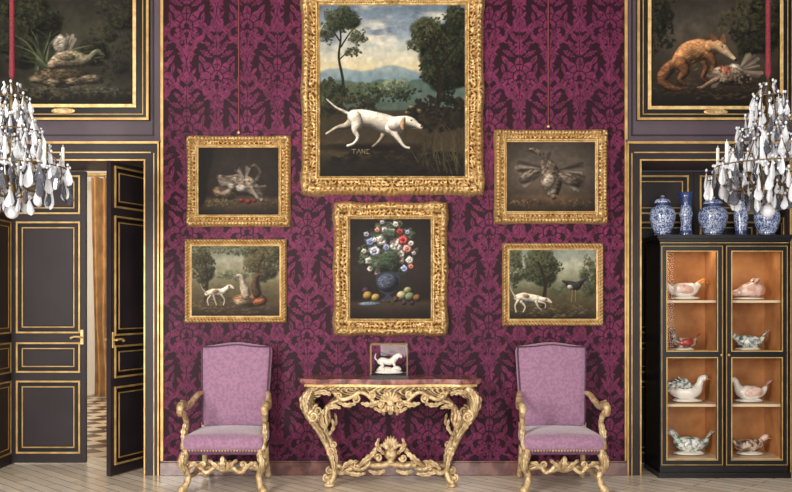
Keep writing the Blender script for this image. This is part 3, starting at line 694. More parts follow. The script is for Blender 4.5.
c.vs([(52,66,4),(60,62,8),(72,60,9.5),(83,61,7),(90,59,3.5),(95,54,3),(99,53,3.2),(105,56,1)],(168,148,124),(90,100,78),.5,1,1,.28,7)
c.mass(66,57,11,4,(124,112,96),.15,.8,0,1.5,.8,11)
for j,(x,y,r) in enumerate([(40,80,7),(92,80,8),(76,82,7),(54,83,6)]): c.mass(x,y,r*1.5,r*.6,(124,112,92),0,.8,0,1.5,.8,20+j)
c.dabs(140,66,90,50,5,1,3,[(92,90,80),(54,52,46),(120,118,106)],.4,.18,0)
c.mottle(.2,7,58)
hang(overdoor_frame('waterfowl_overdoor_painting',-20,-30,150,121,16),c.build('canvas',-.02,1.08))
c=Canvas(644,-14,784,106,2.1)
c.grad([(-14,(62,59,53)),(30,(80,74,65)),(65,(64,56,46)),(80,(58,49,39)),(106,(30,27,23))],12,65)
c.vign(1.0,712,50,88,68,(25,23,21)); c.tree(560,752,24,30,32,.8,2.8,(30,30,24),(80,76,56),.75); c.tree(300,658,20,16,34,.8,2.8,(25,26,21),(64,62,48),.75)
c.dabs(280,712,88,64,12,1,3.2,[(70,58,44),(40,35,28),(88,75,55)],.5,.3,0)
F1=(190,140,98);F2=(146,102,70)
c.vs([(682,62,5),(672,66,6),(664,74,6.5),(662,82,5),(670,88,3.5),(680,90,1.5)],F2,(120,84,60),.45,1.4,1,.25,4)
c.vs([(700,60,4),(705,68,2.8),(702,78,2),(706,83,1.8)],F2,(80,56,42),.35,.9,1,.25)
c.vs([(680,62,9),(688,54,11.5),(698,51,11.5),(707,50,9),(712,48,7)],F1,F1,.32,1,1,.28,5)
for k in range(90):
    t=c.rs.rand(); x=676+34*t+c.rs.randn()*2; y=62-14*t+c.rs.randn()*6; c.stroke([(x,y),(x-3,y+1.6)],.35,.2,[(210,168,124),(110,76,54),(160,114,78)][k%3],.6,.5)
c.vs([(680,64,7),(684,72,5),(679,80,2.4),(684,85,2)],F2,(90,62,46),.35,.9,1,.28); c.vs([(708,55,5),(713,64,3),(711,74,2),(715,78,1.8)],F2,(80,56,42),.35,.9,1,.28)
c.vs([(710,47,6.5),(716,47,6.4),(722,50,5.4),(728,55,3.2),(734,60,1.7)],(200,154,110),(216,196,170),.25,.8,1,.32,9)
c.poly([(711,42),(710,34),(717,40)],(110,76,52),.8); c.poly([(719,41),(723,34),(725,43)],(130,92,64),.8); c.ell(721.5,47.5,.9,.8,(18,12,10)); c.ell(735,60.5,1.3,1.1,(18,13,12))
c.mass(730,76,20,10,(150,134,116),.1,.7,0,1.4,1,7,.22)
c.fan(738,72,3,22,-1.2,.2,14,[(130,120,108),(96,84,74),(66,56,48),(160,150,134)],1.8,.65); c.fan(722,76,3,15,2.1,3.2,9,[(130,118,104),(86,74,64)],1.5,.6)
c.mass(736,70,8,5,(206,194,176),.5,.6,0,1.5,.8,17); c.vs([(716,80,3),(708,84,2),(702,88,2.2),(697,88,.8)],(140,118,98),None,.4,.9)
c.dabs(26,724,70,6,4,.7,1.8,[(130,42,32),(150,62,44),(100,32,26)],.85); c.dabs(90,734,77,17,8,.6,1.8,[(160,130,104),(176,160,140),(94,74,60)],.5)
c.mottle(.2,7,68)
hang(overdoor_frame('fox_and_fowl_overdoor_painting',636,-30,792,121,14),c.build('canvas',-.02,1.1))
for n,px,py in(('picture_cord',239,134),('picture_cord.001',548,128)):
    b=MB(); b.tube([(WX(px),-.012,WZ(py)),(WX(px),-.012,H)],[.006,.006],'cord',sub=2,seg=6)
    b.ell((WX(px),-.016,WZ(py)+.01),(.014,.01,.014),'gilt'); b.obj(n)

# ---------------------------------------------------------------- CHAIRS
def chair(name,cx):
    b=MB(); b.M=T(cx,-.17,0)
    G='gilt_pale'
    def bf(q,h):
        t=(q[2]+h[2])/(2*h[2]); q=q.copy(); xx=q[0]/h[0]; q[0]*=.90+.10*t; q[1]+=.10*t-.02
        q[2]+=.016*math.cos(xx*PI)*(t>.6)*t; return q
    b.rbox((0,-.06,.825),(.625,.095,.70),.042,'velvet',(0,.022,0),bf,16)
    def bp(x,z):
        t=(z-.475)/.70; return (x*(.90+.10*t),-.06-.040+.10*t-.02,z)
    for L in [[(-.298,.49),(-.298,.8),(-.298,1.12),(-.285,1.155)],[(-.285,1.155),(-.15,1.158),(0,1.172),(.15,1.158),(.285,1.155)],[(.285,1.155),(.298,1.12),(.298,.8),(.298,.49)]]:
        b.tube([bp(*q) for q in L],.007,'braid',seg=6,sub=4)
    def sf(q,h):
        q=q.copy(); t=(q[1]+h[1])/(2*h[1]); q[0]*=1-.10*t; return q
    b.rbox((0,-.34,.405),(.66,.60,.135),.05,'velvet',(0,.012,.026),sf,16)
    b.rbox((0,-.34,.335),(.655,.595,.035),.008,'braid',(0,0,0),sf,6)
    for i in range(27):
        x=-.31+.62*i/26; b.ell((x,-.640,.352),(.007,.006,.007),'gilt',seg=6,ring=4)
    M0=b.M
    def S(x,y,z,*a):
        b.M=M0@Matrix.Translation((x,y,z)); b.scroll((0,0,0),*a); b.M=M0
    for s in(-1,1):
        b.tube([(s*.27,-.06,.50),(s*.265,-.055,.33),(s*.27,-.03,.15),(s*.275,.02,.02)],[.024,.026,.022,.026],G,seg=8)
        P=[(s*.285,-.06,.76),(s*.30,-.16,.755),(s*.325,-.30,.70),(s*.335,-.42,.675),(s*.34,-.53,.70),(s*.34,-.60,.715),(s*.34,-.645,.69),(s*.34,-.635,.65),(s*.34,-.60,.648),(s*.34,-.595,.675)]
        b.tube(P,[.018,.022,.024,.024,.026,.027,.026,.023,.020,.014],G,seg=10,flat=(1,1.1),carve=.07)
        b.leaf([(s*.34,-.42,.700),(s*.342,-.50,.727),(s*.34,-.60,.745)],.026,G,3,(0,0,1),.012)
        b.tube([(s*.335,-.585,.66),(s*.325,-.54,.62),(s*.32,-.50,.55),(s*.325,-.52,.48),(s*.325,-.57,.42),(s*.322,-.60,.36)],[.020,.023,.020,.023,.022,.024],G,seg=10,carve=.08)
        b.leaf([(s*.335,-.57,.44),(s*.33,-.56,.50),(s*.32,-.535,.57)],.028,G,3,(0,-1,0),.014)
        b.tube([(s*.295,-.60,.345),(s*.315,-.625,.29),(s*.325,-.63,.24),(s*.30,-.60,.18),(s*.285,-.59,.13),(s*.30,-.61,.07),(s*.325,-.635,.035)],[.034,.040,.032,.024,.025,.027,.034],G,seg=12,carve=.08)
        S(s*.322,-.655,.285,.026,1.2,PI/2,s,.010,G)
        b.ell((s*.325,-.625,.03),(.038,.042,.03),G); b.leaf([(s*.31,-.66,.33),(s*.325,-.67,.25),(s*.30,-.635,.17)],.030,G,4,(0,-1,0),.012)
        b.tube([(s*.29,-.59,.14),(s*.28,-.42,.12),(s*.26,-.32,.155),(s*.265,-.2,.12),(s*.27,-.03,.13)],[.02,.022,.03,.022,.02],G)
        b.tube([(s*.29,-.585,.20),(s*.24,-.59,.235),(s*.18,-.59,.205),(s*.15,-.59,.17),(s*.11,-.59,.18),(s*.06,-.59,.225),(0,-.59,.24)],[.016,.019,.018,.016,.018,.021,.026],G,carve=.08)
        S(s*.16,-.60,.235,.030,1.3,-PI/2,s,.011,G)
        b.leaf([(s*.02,-.61,.20),(s*.07,-.62,.24),(s*.12,-.61,.28)],.024,G,3); b.leaf([(s*.19,-.61,.22),(s*.235,-.62,.25),(s*.285,-.61,.25)],.020,G,3)
        b.tube([(s*.262,-.32,.14),(s*.15,-.32,.165),(s*.07,-.32,.135),(0,-.32,.15)],[.02,.022,.02,.028],G)
    b.ell((0,-.60,.255),(.03,.022,.036),G); b.ell((0,-.32,.175),(.03,.03,.045),G)
    b.leaf([(0,-.615,.20),(0,-.635,.25),(0,-.62,.31)],.032,G,3)
    return b.obj(name)
chair('armchair',(235-396)*7.76/896); chair('armchair.001',(552.5-396)*7.76/896)

# ---------------------------------------------------------------- CONSOLE TABLE
def front(x):
    a=abs(x)/.74
    return -.58-.035*math.cos(a*PI*2)+ (0.10*max(0,a-.78)/.22 if a>.78 else 0)
TX=-.045
b=MB(); b.M=T(TX,0,0)
def topslab(z0,z1,ins,m):
    N=60; hx=.755-ins; pts=[]
    for i in range(N+1):
        x=-hx+2*hx*i/N; pts.append((x,front(x)+ins))
    pts+= [(hx-.02,-.3),(hx,-.10),(hx,-.045)]
    pts+=[(-hx,-.045),(-hx,-.10),(-hx+.02,-.3)]
    n=len(pts); vs=[(p[0],p[1],z0) for p in pts]+[(p[0],p[1],z1) for p in pts]
    fs=[(i,(i+1)%n,n+(i+1)%n,n+i) for i in range(n)]+[tuple(range(n))[::-1],tuple(range(n,2*n))]
    b.add(vs,fs,m,False)
topslab(.872,.903,0,'marble_top'); topslab(.860,.872,.010,'marble_top'); topslab(.838,.860,.03,'gilt')
b.M=T(TX,0,0)@Matrix.Diagonal((.955,1,1,1))
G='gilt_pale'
def relief(xf,zt,zb,N=220,K=18):
    vs=[];fs=[]
    for i in range(N+1):
        u=-1+2*i/N
        for k in range(K+1):
            v=k/K; x,y=xf(u); top=zt; bot=zb(u); z=top+(bot-top)*v
            amp=.018*math.sin(PI*v)*(.5+.5*abs(math.sin(u*22+v*3)))+.014*abs(math.sin(u*47+4*math.sin(v*4)))
            vs.append((x,y-amp-.004,z))
    for i in range(N):
        for k in range(K): q=i*(K+1)+k; fs.append((q,q+K+1,q+K+2,q+1))
    b.add(vs,fs,G)
relief(lambda u:(u*.70,front(u*.70)+.05),.842,lambda u:.772-.038*math.exp(-(u/.16)**2)+.018*math.cos(u*16)-.03*abs(u)**6)
for s in(-1,1):
    b.box(min(s*.66,s*.70),max(s*.66,s*.70),-.50,-.06,.76,.842,G)
def sc_(cx,cy,cz,r,turns,a0,dr,rad): b.scroll((cx,cy,cz),r,turns,a0,dr,rad,G)
for s in(-1,1):
    for (yf,yo,k) in((-.50,-.05,.88),(-.16,.0,.78)):
        b.tube([(s*.67,yf,.82),(s*.715,yf+yo*.5,.77),(s*.735,yf+yo,.69),(s*.705,yf+yo,.60),(s*.64,yf+yo*.4,.50),(s*.575,yf,.38),(s*.525,yf,.26),(s*.495,yf,.15),(s*.505,yf+yo*.4,.07),(s*.545,yf+yo*.8,.035)],
               [.045*k,.050*k,.052*k,.044*k,.036*k,.031*k,.026*k,.024*k,.028*k,.034*k],G,seg=12,sub=6,carve=.10)
        b.ell((s*.535,yf+yo*.7,.022),(.050,.045,.022),G)
        yy=yf+yo-.045
        sc_(s*.668,yy,.60,.050,1.6,PI*.5,-s,.014)
        sc_(s*.52,yf-.03,.30,.036,1.5,-PI/2,s,.011)
        sc_(s*.56,yf-.03,.075,.032,1.3,PI/2,-s,.011)
        b.leaf([(s*.69,yy+.01,.82),(s*.735,yy-.01,.74),(s*.725,yy-.01,.62)],.046,G,6,(0,-1,0),.02)
        b.leaf([(s*.735,yy+.01,.66),(s*.68,yy+.01,.56),(s*.61,yf-.045,.46),(s*.56,yf-.035,.37)],.036,G,7,(0,-1,0),.018)
        b.leaf([(s*.55,yf-.03,.34),(s*.51,yf-.03,.24),(s*.49,yf-.03,.13)],.030,G,5,(0,-1,0),.016)
        b.leaf([(s*.735,yy+.03,.80),(s*.775,yy+.03,.73),(s*.765,yy+.03,.64)],.024,G,3,(0,-1,0),.015)
        b.tube([(s*.60,yf-.01,.44),(s*.56,yf-.02,.52),(s*.57,yf-.02,.60),(s*.54,yf-.03,.68),(s*.47,yf-.03,.72),(s*.41,yf-.03,.76)],[.012,.017,.020,.020,.018,.016],G,carve=.1)
        b.leaf([(s*.57,yf-.045,.50),(s*.60,yf-.05,.58),(s*.58,yf-.05,.66)],.025,G,3); b.leaf([(s*.55,yf-.05,.66),(s*.49,yf-.055,.68),(s*.43,yf-.05,.66)],.028,G,4)
        b.leaf([(s*.54,yf-.03,.44),(s*.50,yf-.04,.50),(s*.51,yf-.04,.58)],.02,G,3)
    b.tube([(s*.50,-.56,.80),(s*.42,-.585,.74),(s*.34,-.59,.76),(s*.26,-.60,.80),(s*.19,-.60,.77),(s*.13,-.61,.71),(s*.06,-.615,.69),(0,-.62,.70)],[.014,.018,.018,.016,.019,.019,.018,.018],G,carve=.1)
    sc_(s*.30,-.60,.745,.036,1.4,PI/2,s,.011); sc_(s*.16,-.61,.785,.032,1.4,-PI/2,-s,.011); sc_(s*.45,-.575,.765,.032,1.3,0 if s>0 else PI,s,.011)
    b.leaf([(s*.08,-.625,.73),(s*.17,-.63,.70),(s*.26,-.62,.715)],.032,G,5); b.leaf([(s*.30,-.61,.71),(s*.38,-.61,.695),(s*.46,-.59,.72)],.026,G,4)
    b.leaf([(s*.02,-.63,.66),(s*.09,-.64,.655),(s*.15,-.63,.68)],.024,G,3); b.leaf([(s*.52,-.56,.78),(s*.60,-.56,.80),(s*.68,-.545,.78)],.032,G,4)
    for k in range(7): b.ell((s*(.20+.05*k),-.575,.828),(.014,.014,.012),G,seg=8,ring=6)
    for yf in(-.48,-.18):
        b.tube([(s*.50,yf,.13),(s*.43,yf+(.06 if yf<-.3 else -.02),.10),(s*.34,-.38,.135),(s*.26,-.36,.12),(s*.19,-.36,.16),(s*.12,-.36,.15),(0,-.36,.17)],[.020,.023,.023,.021,.025,.025,.030],G,carve=.08)
    sc_(s*.34,-.41,.165,.040,1.5,-PI/2,s,.012); sc_(s*.22,-.41,.19,.038,1.5,-PI/2,-s,.012); sc_(s*.11,-.41,.225,.034,1.4,PI,s,.012)
    b.leaf([(s*.44,-.44,.13),(s*.37,-.44,.19),(s*.28,-.43,.20)],.028,G,4); b.leaf([(s*.28,-.43,.16),(s*.19,-.44,.24),(s*.12,-.43,.29)],.033,G,5)
    b.tube([(s*.30,-.40,.15),(s*.20,-.40,.21),(s*.13,-.40,.30),(s*.07,-.40,.33),(s*.03,-.40,.29)],[.018,.021,.020,.016,.011],G,carve=.1)
    b.leaf([(s*.06,-.42,.26),(s*.12,-.43,.33),(s*.10,-.42,.40)],.026,G,4); b.leaf([(s*.40,-.44,.11),(s*.30,-.44,.09),(s*.22,-.43,.10)],.026,G,4)
    b.leaf([(s*.05,-.42,.12),(s*.13,-.43,.10),(s*.20,-.43,.125)],.026,G,4)
for k in range(9):
    a=PI*(.08+.84*k/8); b.tube([(0,-.635,.715),(.055*math.cos(a),-.655,.725+.045*math.sin(a)),(.095*math.cos(a),-.645,.72+.085*math.sin(a))],[.006,.011,.015],G,seg=7,sub=3)
b.ell((0,-.65,.715),(.032,.022,.028),G); b.leaf([(0,-.63,.72),(0,-.655,.67),(0,-.63,.615)],.042,G,4)
for s in(-1,1): sc_(s*.085,-.64,.705,.032,1.4,PI/2,s,.011); b.leaf([(s*.03,-.64,.70),(s*.06,-.65,.65),(s*.05,-.63,.61)],.020,G,3)
b.lathe([(.02,0),(.05,.01),(.03,.03),(.055,.06),(.065,.09),(.05,.12),(.058,.13)],(0,-.37,.17),G,14)
for k in range(9):
    a=PI*(.05+.9*k/8); b.leaf([(0,-.40,.29),(.04*math.cos(a),-.415,.31+.035*math.sin(a)),(.08*math.cos(a),-.40,.31+.11*math.sin(a))],.018,G,3)
for k in range(8): b.ell((random.uniform(-.04,.04),-.41,.30+random.uniform(0,.06)),(.016,.014,.016),G,seg=8,ring=6)
b.obj('console_table')

# glass display case with hound sculpture
b=MB(); cy=-.34; cxx=(389-396)*7.62/896; zt=.904; w=.155; hh=.285
b.box(cxx-w-.01,cxx+w+.01,cy-.11,cy+.11,zt,zt+.022,'black_lacquer')
for sx in(-1,1):
    for sy in(-1,1): b.box(cxx+sx*w-.004,cxx+sx*w+.004,cy+sy*.10-.004,cy+sy*.10+.004,zt+.022,zt+hh,'bronze')
for sy in(-1,1): b.box(cxx-w,cxx+w,cy+sy*.10-.004,cy+sy*.10+.004,zt+hh-.008,zt+hh,'bronze')
for sx in(-1,1): b.box(cxx+sx*w-.004,cxx+sx*w+.004,cy-.10,cy+.10,zt+hh-.008,zt+hh,'bronze')
b.box(cxx-w,cxx+w,cy-.1005,cy-.0995,zt+.022,zt+hh,'pane_glass'); b.box(cxx-w,cxx+w,cy+.0995,cy+.1005,zt+.022,zt+hh,'pane_glass')
b.box(cxx-w-.0005,cxx-w+.0005,cy-.10,cy+.10,zt+.022,zt+hh,'pane_glass'); b.box(cxx+w-.0005,cxx+w+.0005,cy-.10,cy+.10,zt+.022,zt+hh,'pane_glass')
b.obj('glass_display_case')
b=MB(); b.M=T(cxx,cy,zt+.024)
Pw='white_porcelain'
b.ell((0,0,.016),(.125,.06,.016),Pw); b.ell((-.03,.0,.035),(.08,.045,.03),Pw); b.ell((.05,-.01,.03),(.05,.04,.022),Pw)
b.tube([(-.09,0,.095),(-.06,0,.115),(0,0,.105),(.035,0,.12),(.06,-.01,.155),(.085,-.015,.16),(.11,-.02,.145)],[.018,.031,.027,.031,.019,.020,.008],Pw,seg=12)
b.tube([(-.095,0,.11),(-.12,0,.14),(-.112,0,.175)],[.007,.006,.003],Pw)
for s in(-1,1):
    b.tube([(-.07,s*.018,.10),(-.055,s*.022,.07),(-.085,s*.022,.05),(-.075,s*.022,.025)],[.020,.014,.009,.009],Pw)
    b.tube([(.035,s*.016,.105),(.05,s*.02,.065),(.045,s*.02,.028)],[.015,.010,.008],Pw)
    b.leaf([(.075,s*.02,.165),(.07,s*.03,.145),(.07,s*.03,.12)],.011,Pw,1,(0,s,0),.004)
b.tube([(.02,-.03,.04),(.07,-.035,.055),(.10,-.03,.04)],[.014,.020,.010],Pw); b.tube([(-.04,-.03,.04),(-.09,-.04,.045)],[.018,.008],Pw)
b.obj('porcelain_hound_sculpture')

# ---------------------------------------------------------------- CABINET
CX0,CX1,CF,CB=2.32,3.45,-.13,.34
b=MB(); K='black_lacquer'
b.box(CX0,CX1,CF+.01,CB,0,.12,K); b.box(CX0-.015,CX1+.015,CF-.015,CB,0,.05,K)
b.box(CX0,CX0+.03,CF+.03,CB,.12,2.06,K); b.box(CX1-.03,CX1,CF+.03,CB,.12,2.06,K); b.box(CX0,CX1,CB-.02,CB,.12,2.06,K)
b.box(CX0,CX1,CF+.01,CB,2.05,2.10,K); b.box(CX0-.03,CX1+.03,CF-.03,CB,2.10,2.135,K); b.box(CX0-.015,CX1+.015,CF-.015,CB,2.08,2.10,K)
b.box(CX0+.031,CX1-.031,CB-.03,CB-.021,.15,2.05,'cabinet_wood'); b.box(CX0+.031,CX0+.036,CF+.05,CB-.03,.15,2.05,'cabinet_wood'); b.box(CX1-.036,CX1-.031,CF+.05,CB-.03,.15,2.05,'cabinet_wood')
b.box(CX0+.03,CX1-.03,CF+.03,CB-.03,.12,.165,'shelf_wood')
SH=[.165,.64,1.105,1.56]
for z in SH[1:]: b.box(CX0+.036,CX1-.036,CF+.06,CB-.03,z-.022,z,'shelf_wood')
mid=(CX0+CX1)/2; b.box(mid-.02,mid+.02,CF+.03,CB-.03,.15,2.05,'cabinet_wood')
for xa,xb in((CX0,mid-.004),(mid+.004,CX1)):
    b.rframe(xa,xb,.10,2.05,.06,CF,CF+.03,K); b.box(xa+.06,xb-.06,CF,CF+.03,1.055,1.115,K)
    b.rframe(xa+.012,xb-.012,.112,2.038,.005,CF-.005,CF,'gilt_line')
    for z0,z1 in((.16,1.055),(1.115,1.99)):
        b.rframe(xa+.054,xb-.054,z0-.006,z1+.006,.009,CF-.007,CF,'gilt_line'); b.box(xa+.06,xb-.06,CF+.013,CF+.015,z0,z1,'pane_glass')
b.ell((mid-.03,CF-.012,1.08),(.012,.014,.012),'gilt'); b.ell((mid+.035,CF-.012,1.08),(.012,.014,.012),'gilt')
b.box(CX0,CX1,CF-.003,CF+.01,2.062,2.068,'gilt_line')
b.obj('display_cabinet',.002)
def bird(name,x,z,L,body,wing,head,flip=1,neck=0,comb=False,base='white_porcelain',tail=1,spread=False):
    b=MB(); b.M=T(x,.08,z+.001,0 if flip>0 else PI,L)
    b.ell((0,0,.055),(.42,.26,.055),base,seg=16)
    b.ell((.1,-.1,.07),(.16,.10,.05),base); b.ell((-.2,.08,.07),(.14,.1,.05),base)
    n=neck
    P=[(-.50,0,.36+.1*tail),(-.38,0,.30),(-.18,0,.27),(.06,0,.27),(.24,0,.33),(.33,0,.44+n*.6),(.40-n*.3,0,.56+n),(.49-n*.3,0,.585+n),(.56-n*.3,0,.56+n)]
    R=[.03,.11,.20,.215,.17,.095,.082,.09,.035]
    b.tube(P,R,body,seg=14,sub=4,flat=(1,.95),mf=lambda t:head if t>.66 else body)
    hx=P[-1][0];hz=P[-1][2]
    b.tube([(hx-.01,0,hz),(hx+.07,0,hz-.015),(hx+.13,0,hz-.035)],[.032,.022,.008],'porc_orange',sub=2,flat=(.7,1))
    for s in(-1,1):
        b.ell((hx-.055,s*.076,hz+.035),(.013,.008,.013),'eye_black',seg=8,ring=6)
        if spread:
            for k in range(5): b.leaf([(.08-.03*k,s*.14,.36),(-.05-.09*k,s*.24,.55-.02*k),(-.16-.11*k,s*.28,.66-.09*k)],.06,wing,3,(0,-1,0),.02,4)
        else:
            b.ell((-.06,s*.175,.31),(.25,.05,.13),wing,Matrix.Rotation(.22,3,'Y'),14,10)
            for k in range(4): b.leaf([(-.05,s*.21,.37-.04*k),(-.2,s*.21,.34-.035*k),(-.36,s*.16,.34-.03*k)],.028,wing,1,(0,s,0),.012,3)
        b.tube([(.05,s*.08,.14),(.06,s*.08,.06)],[.02,.018],'porc_orange',sub=1)
    for k in range(5): b.leaf([(-.44,(k-2)*.02,.36+.06*tail),(-.54,(k-2)*.04,.42+.12*tail),(-.62,(k-2)*.06,.46+.16*tail)],.035,wing,1,(0,-.3,1),.012,3)
    if comb:
        for k in range(4): b.ell((hx-.11+.035*k,0,hz+.10-.008*k),(.024,.014,.035),'porc_red',seg=8,ring=6)
        b.ell((hx-.01,0,hz-.07),(.02,.025,.04),'porc_red',seg=8,ring=6)
    return b.obj(name)
def headtureen(name,x,z,L,body,flip=1):
    b=MB(); b.M=T(x,.08,z+.001,0 if flip>0 else PI,L)
    b.ell((0,0,.045),(.46,.28,.045),'white_porcelain',seg=16)
    b.tube([(-.42,0,.22),(-.30,0,.27),(-.08,0,.30),(.12,0,.27),(.30,0,.21),(.42,0,.20),(.46,0,.20)],[.11,.19,.22,.18,.11,.09,.07],body,seg=14)
    b.ell((.475,0,.20),(.02,.075,.07),'porc_pink'); 
    for s in(-1,1):
        b.leaf([(-.12,s*.12,.46),(-.20,s*.16,.56),(-.30,s*.15,.60)],.07,body,1,(0,-1,.2),.025); b.ell((.10,s*.14,.37),(.02,.014,.02),'eye_black')
        b.tube([(.28,s*.09,.18),(.33,s*.12,.22),(.34,s*.12,.29)],[.02,.016,.006],'white_porcelain'); b.ell((.49,s*.03,.21),(.006,.012,.014),'eye_black')
    b.tube([(-.36,0,.42),(-.2,0,.50),(0,0,.49)],[.03,.04,.02],'porc_brown')
    return b.obj(name)
k=8.05/896
fx=lambda px:(px-396)*k
bird('duck_tureen',fx(686),SH[3],.33,'white_porcelain','porc_pink','porc_orange',1,-.08)
headtureen('boar_head_tureen',fx(750),SH[3],.32,'porc_pink',-1)
bird('cockerel_figurine',fx(684),SH[2],.25,'porc_brown','porc_red','porc_brown',-1,.14,True)
bird('teal_tureen',fx(749),SH[2],.29,'porc_green','porc_grey','porc_green',-1,-.1)
bird('goose_tureen',fx(688),SH[1],.34,'white_porcelain','porc_grey','white_porcelain',1,.06,False,'white_porcelain',1,True)
bird('hen_tureen',fx(750),SH[1],.32,'white_porcelain','porc_pink','white_porcelain',-1,.05,True)
bird('mallard_tureen',fx(690),SH[0],.35,'porc_green','porc_grey','porc_grey',-1,.0)
bird('partridge_tureen',fx(751),SH[0],.30,'porc_brown','porc_brown','porc_pink',1,-.05)
def jar(name,px,h,r,y=.02,kind='jar'):
    b=MB(); x=(px-396)*(8+y)/896
    if kind=='jar':
        pr=[(.55,0),(.62,.03),(.58,.06),(.80,.2),(.98,.42),(1.0,.55),(.86,.68),(.55,.74),(.5,.79),(.62,.81),(.64,.84),(.5,.90),(.2,.93),(.14,.95),(.2,.975),(.1,1.0)]
    elif kind=='beaker':
        pr=[(.75,0),(.8,.02),(.62,.12),(.55,.3),(.62,.42),(.75,.5),(.62,.58),(.55,.7),(.65,.88),(.98,1.0),(.9,1.0),(.6,.9)]
    else:
        pr=[(.7,0),(.75,.03),(.7,.15),(.9,.5),(.85,.75),(.5,.86),(.45,.95),(.6,1.0),(.5,1.0)]
    b.lathe([(a*r,c_*h) for a,c_ in pr],(x,y,2.137),'delft',24,mf=lambda i:'delft_band' if i in(1,7,8,12) else 'delft')
    return b.obj(name)
jar('lidded_jar',662.5,.36,.115); jar('beaker_vase',686,.385,.082,.02,'beaker'); jar('lidded_jar.001',713,.35,.13)
jar('bottle_vase',741,.32,.07,.02,'b'); jar('lidded_jar.002',767,.33,.115)

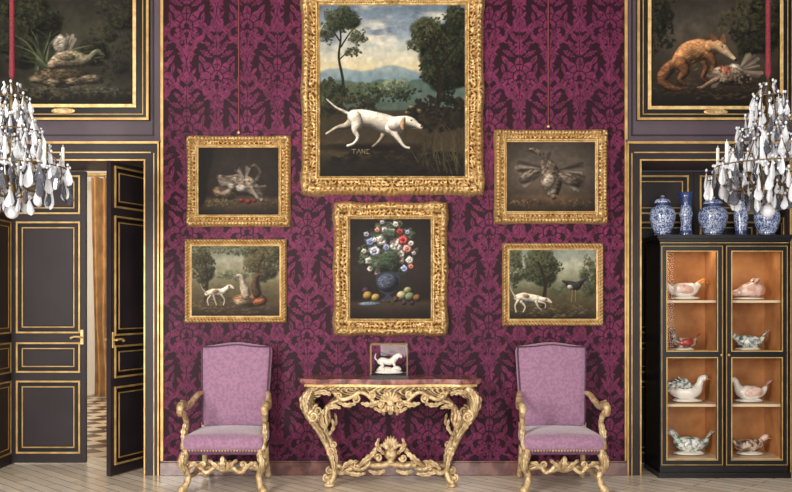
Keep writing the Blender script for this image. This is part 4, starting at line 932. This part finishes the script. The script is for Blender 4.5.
# ---------------------------------------------------------------- CHANDELIERS
def chandelier(name,cx,cy,zball,seed,k=1.0):
    rs=random.Random(seed); b=MB(); b.M=T(cx,cy,zball)@Matrix.Scale(k,4)
    prof=[(0.02,.10),(.20,.14),(.35,.22),(.37,.32),(.28,.44),(.19,.58),(.13,.70),(.10,.82),(.03,.92)]
    def rad(z): return float(np.interp(z,[p[1] for p in prof],[p[0] for p in prof]))
    b.lathe([(.006,-.0),(.02,.05),(.012,.1),(.03,.16),(.014,.24),(.026,.34),(.014,.46),(.032,.56),(.014,.66),(.022,.78),(.01,.95)],(0,0,0),'bronze',10)
    b.ell((0,0,0),(.050,.050,.050),'crystal',seg=14,ring=10)
    NR=8
    for q in range(NR):
        a=2*PI*q/NR; P=[(rad(z)*.95*math.cos(a),rad(z)*.95*math.sin(a),z) for z in(.10,.14,.22,.32,.44,.58,.70,.82,.92)]
        b.tube(P,[.004]*9,'bronze',seg=5,sub=3)
    for z in(.32,.58,.82):
        P=[(rad(z)*math.cos(2*PI*t/24),rad(z)*math.sin(2*PI*t/24),z) for t in range(25)]; b.tube(P,.005,'bronze',seg=5,sub=1)
    def drop(x,y,z,w,h,a):
        vs=[(0,0,0)];  ring=[(0.35,-.22),(0.8,-.5),(1,-.75),(.6,-.93)]
        R=Matrix.Rotation(a,3,'Z'); tx=rs.uniform(-.12,.12)
        for rr,zz in ring:
            for t in range(6):
                th=2*PI*t/6; p=R@Vector((rr*w*math.cos(th),rr*w*.45*math.sin(th),zz*h)); vs.append((p.x+tx*zz*h,p.y,p.z))
        vs.append((-tx*h,0,-h)); fs=[]
        for t in range(6):
            fs.append((0,1+t,1+(t+1)%6)); fs.append((25,19+(t+1)%6,19+t))
            for j in range(3): o=1+6*j; fs.append((o+t,o+6+t,o+6+(t+1)%6,o+(t+1)%6))
        m='crystal_dark' if rs.random()<.30 else 'crystal'
        b.add([(x+v[0],y+v[1],z+v[2]) for v in vs],fs,m,False)
        b.ell((x,y,z+.012),(.010,.010,.012),'crystal',seg=6,ring=4)
    for z,n,w,h in((.90,8,.018,.07),(.82,12,.024,.10),(.74,11,.022,.09),(.66,13,.024,.11),(.57,16,.026,.12),(.48,18,.027,.12),(.40,20,.028,.13),(.32,24,.031,.15),(.24,20,.030,.14),(.17,16,.030,.14),(.12,10,.028,.12)):
        off=rs.random()
        for i in range(n):
            a=2*PI*(i+off)/n+rs.uniform(-.08,.08); r=rad(z)*rs.uniform(.88,1.12)+.012
            drop(r*math.cos(a),r*math.sin(a),z+rs.uniform(-.02,.02),w*rs.uniform(.85,1.2),h*rs.uniform(.85,1.15),rs.uniform(0,PI))
    for i in range(110):
        z=rs.uniform(.18,.8); a=rs.uniform(0,2*PI); r=rad(z)*rs.uniform(.25,.85)
        drop(r*math.cos(a),r*math.sin(a),z,.019,.085,rs.uniform(0,PI))
    for q in range(8):
        a=2*PI*(q+.35)/8; ca,sa=math.cos(a),math.sin(a)
        f=lambda r,z:(r*ca,r*sa,z)
        b.tube([f(.03,.26),f(.12,.18),f(.24,.17),f(.32,.22),f(.345,.29)],[.009,.009,.009,.008,.008],'bronze',seg=6,sub=4)
        ex,ey,ez=f(.345,.29)
        b.lathe([(.008,0),(.036,.012),(.04,.02),(.014,.022),(.016,.05)],(ex,ey,ez),'crystal',10)
        b.lathe([(.012,.03),(.012,.19),(.003,.195),(.002,.21)],(ex,ey,ez),'wax',8)
        for t in range(5):
            th=2*PI*t/5; drop(ex+.036*math.cos(th),ey+.036*math.sin(th),ez+.005,.016,.08,th)
    for q in range(8):
        a0=2*PI*q/8;a1=2*PI*(q+1)/8
        for t in range(9):
            u=t/8; a=a0+(a1-a0)*u; z=.60-.08*math.sin(PI*u); r=rad(.58)*1.1; b.ell((r*math.cos(a),r*math.sin(a),z),(.009,.009,.009),'crystal',seg=6,ring=4)
            z=.36-.07*math.sin(PI*u); r=.36; b.ell((r*math.cos(a),r*math.sin(a),z),(.011,.011,.011),'crystal',seg=6,ring=4)
    top=(H-zball)/k
    b.tube([(0,0,.93),(0,0,top)],[.010,.010],'bronze',seg=6,sub=2)
    b.tube([(0,0,.96),(0,0,1.0),(0,0,1.2),(0,0,2.0),(0,0,top)],[.010,.022,.017,.017,.017],'rope_red',seg=10,sub=3)
    return b.obj(name)
s6=6.0/896
chandelier('crystal_chandelier',(12-396)*s6,-2.0,EYE+(300-212)*s6,3,.93)
chandelier('crystal_chandelier.001',(768-396)*s6,-2.0,EYE+(300-211)*s6,8,.93)

# ---------------------------------------------------------------- LIGHT
w=bpy.data.worlds.new('world'); sc.world=w; w.use_nodes=True
bg=w.node_tree.nodes['Background']; bg.inputs[0].default_value=(.88,.91,1,1); bg.inputs[1].default_value=.24
def area(name,loc,target,sx,sy,e,col=(1,1,1)):
    l=bpy.data.lights.new(name,'AREA'); l.shape='RECTANGLE'; l.size=sx; l.size_y=sy; l.energy=e; l.color=col
    o=bpy.data.objects.new(name,l); o.location=loc; o.rotation_euler=(Vector(target)-Vector(loc)).to_track_quat('-Z','Y').to_euler(); sc.collection.objects.link(o)
area('window_light_1',(-3.8,-7.6,2.4),(.2,0,1.4),1.6,3.2,500,(1,.95,.88))
area('window_light_2',(.6,-9.5,2.2),(.5,0,1.3),1.8,3.4,270,(1,.95,.89))
area('window_light_3',(4.2,-8.5,2.2),(1,0,1.3),1.6,3.4,110,(1,.95,.89))
area('anteroom_light',(-4.6,3.6,4.2),(-4.6,5.2,0),2.4,2.4,200,(1,.94,.84))
area('cabinet_lamp',(2.88,.08,2.03),(2.88,.12,0),.8,.10,2.2,(1,.86,.66))
cam=bpy.data.cameras.new('camera'); co=bpy.data.objects.new('camera',cam); sc.collection.objects.link(co)
co.location=(0,-8,EYE); co.rotation_euler=(PI/2,0,0); cam.sensor_width=36; cam.lens=896/792*36; cam.shift_y=54/792
cam.clip_end=100
sc.camera=co
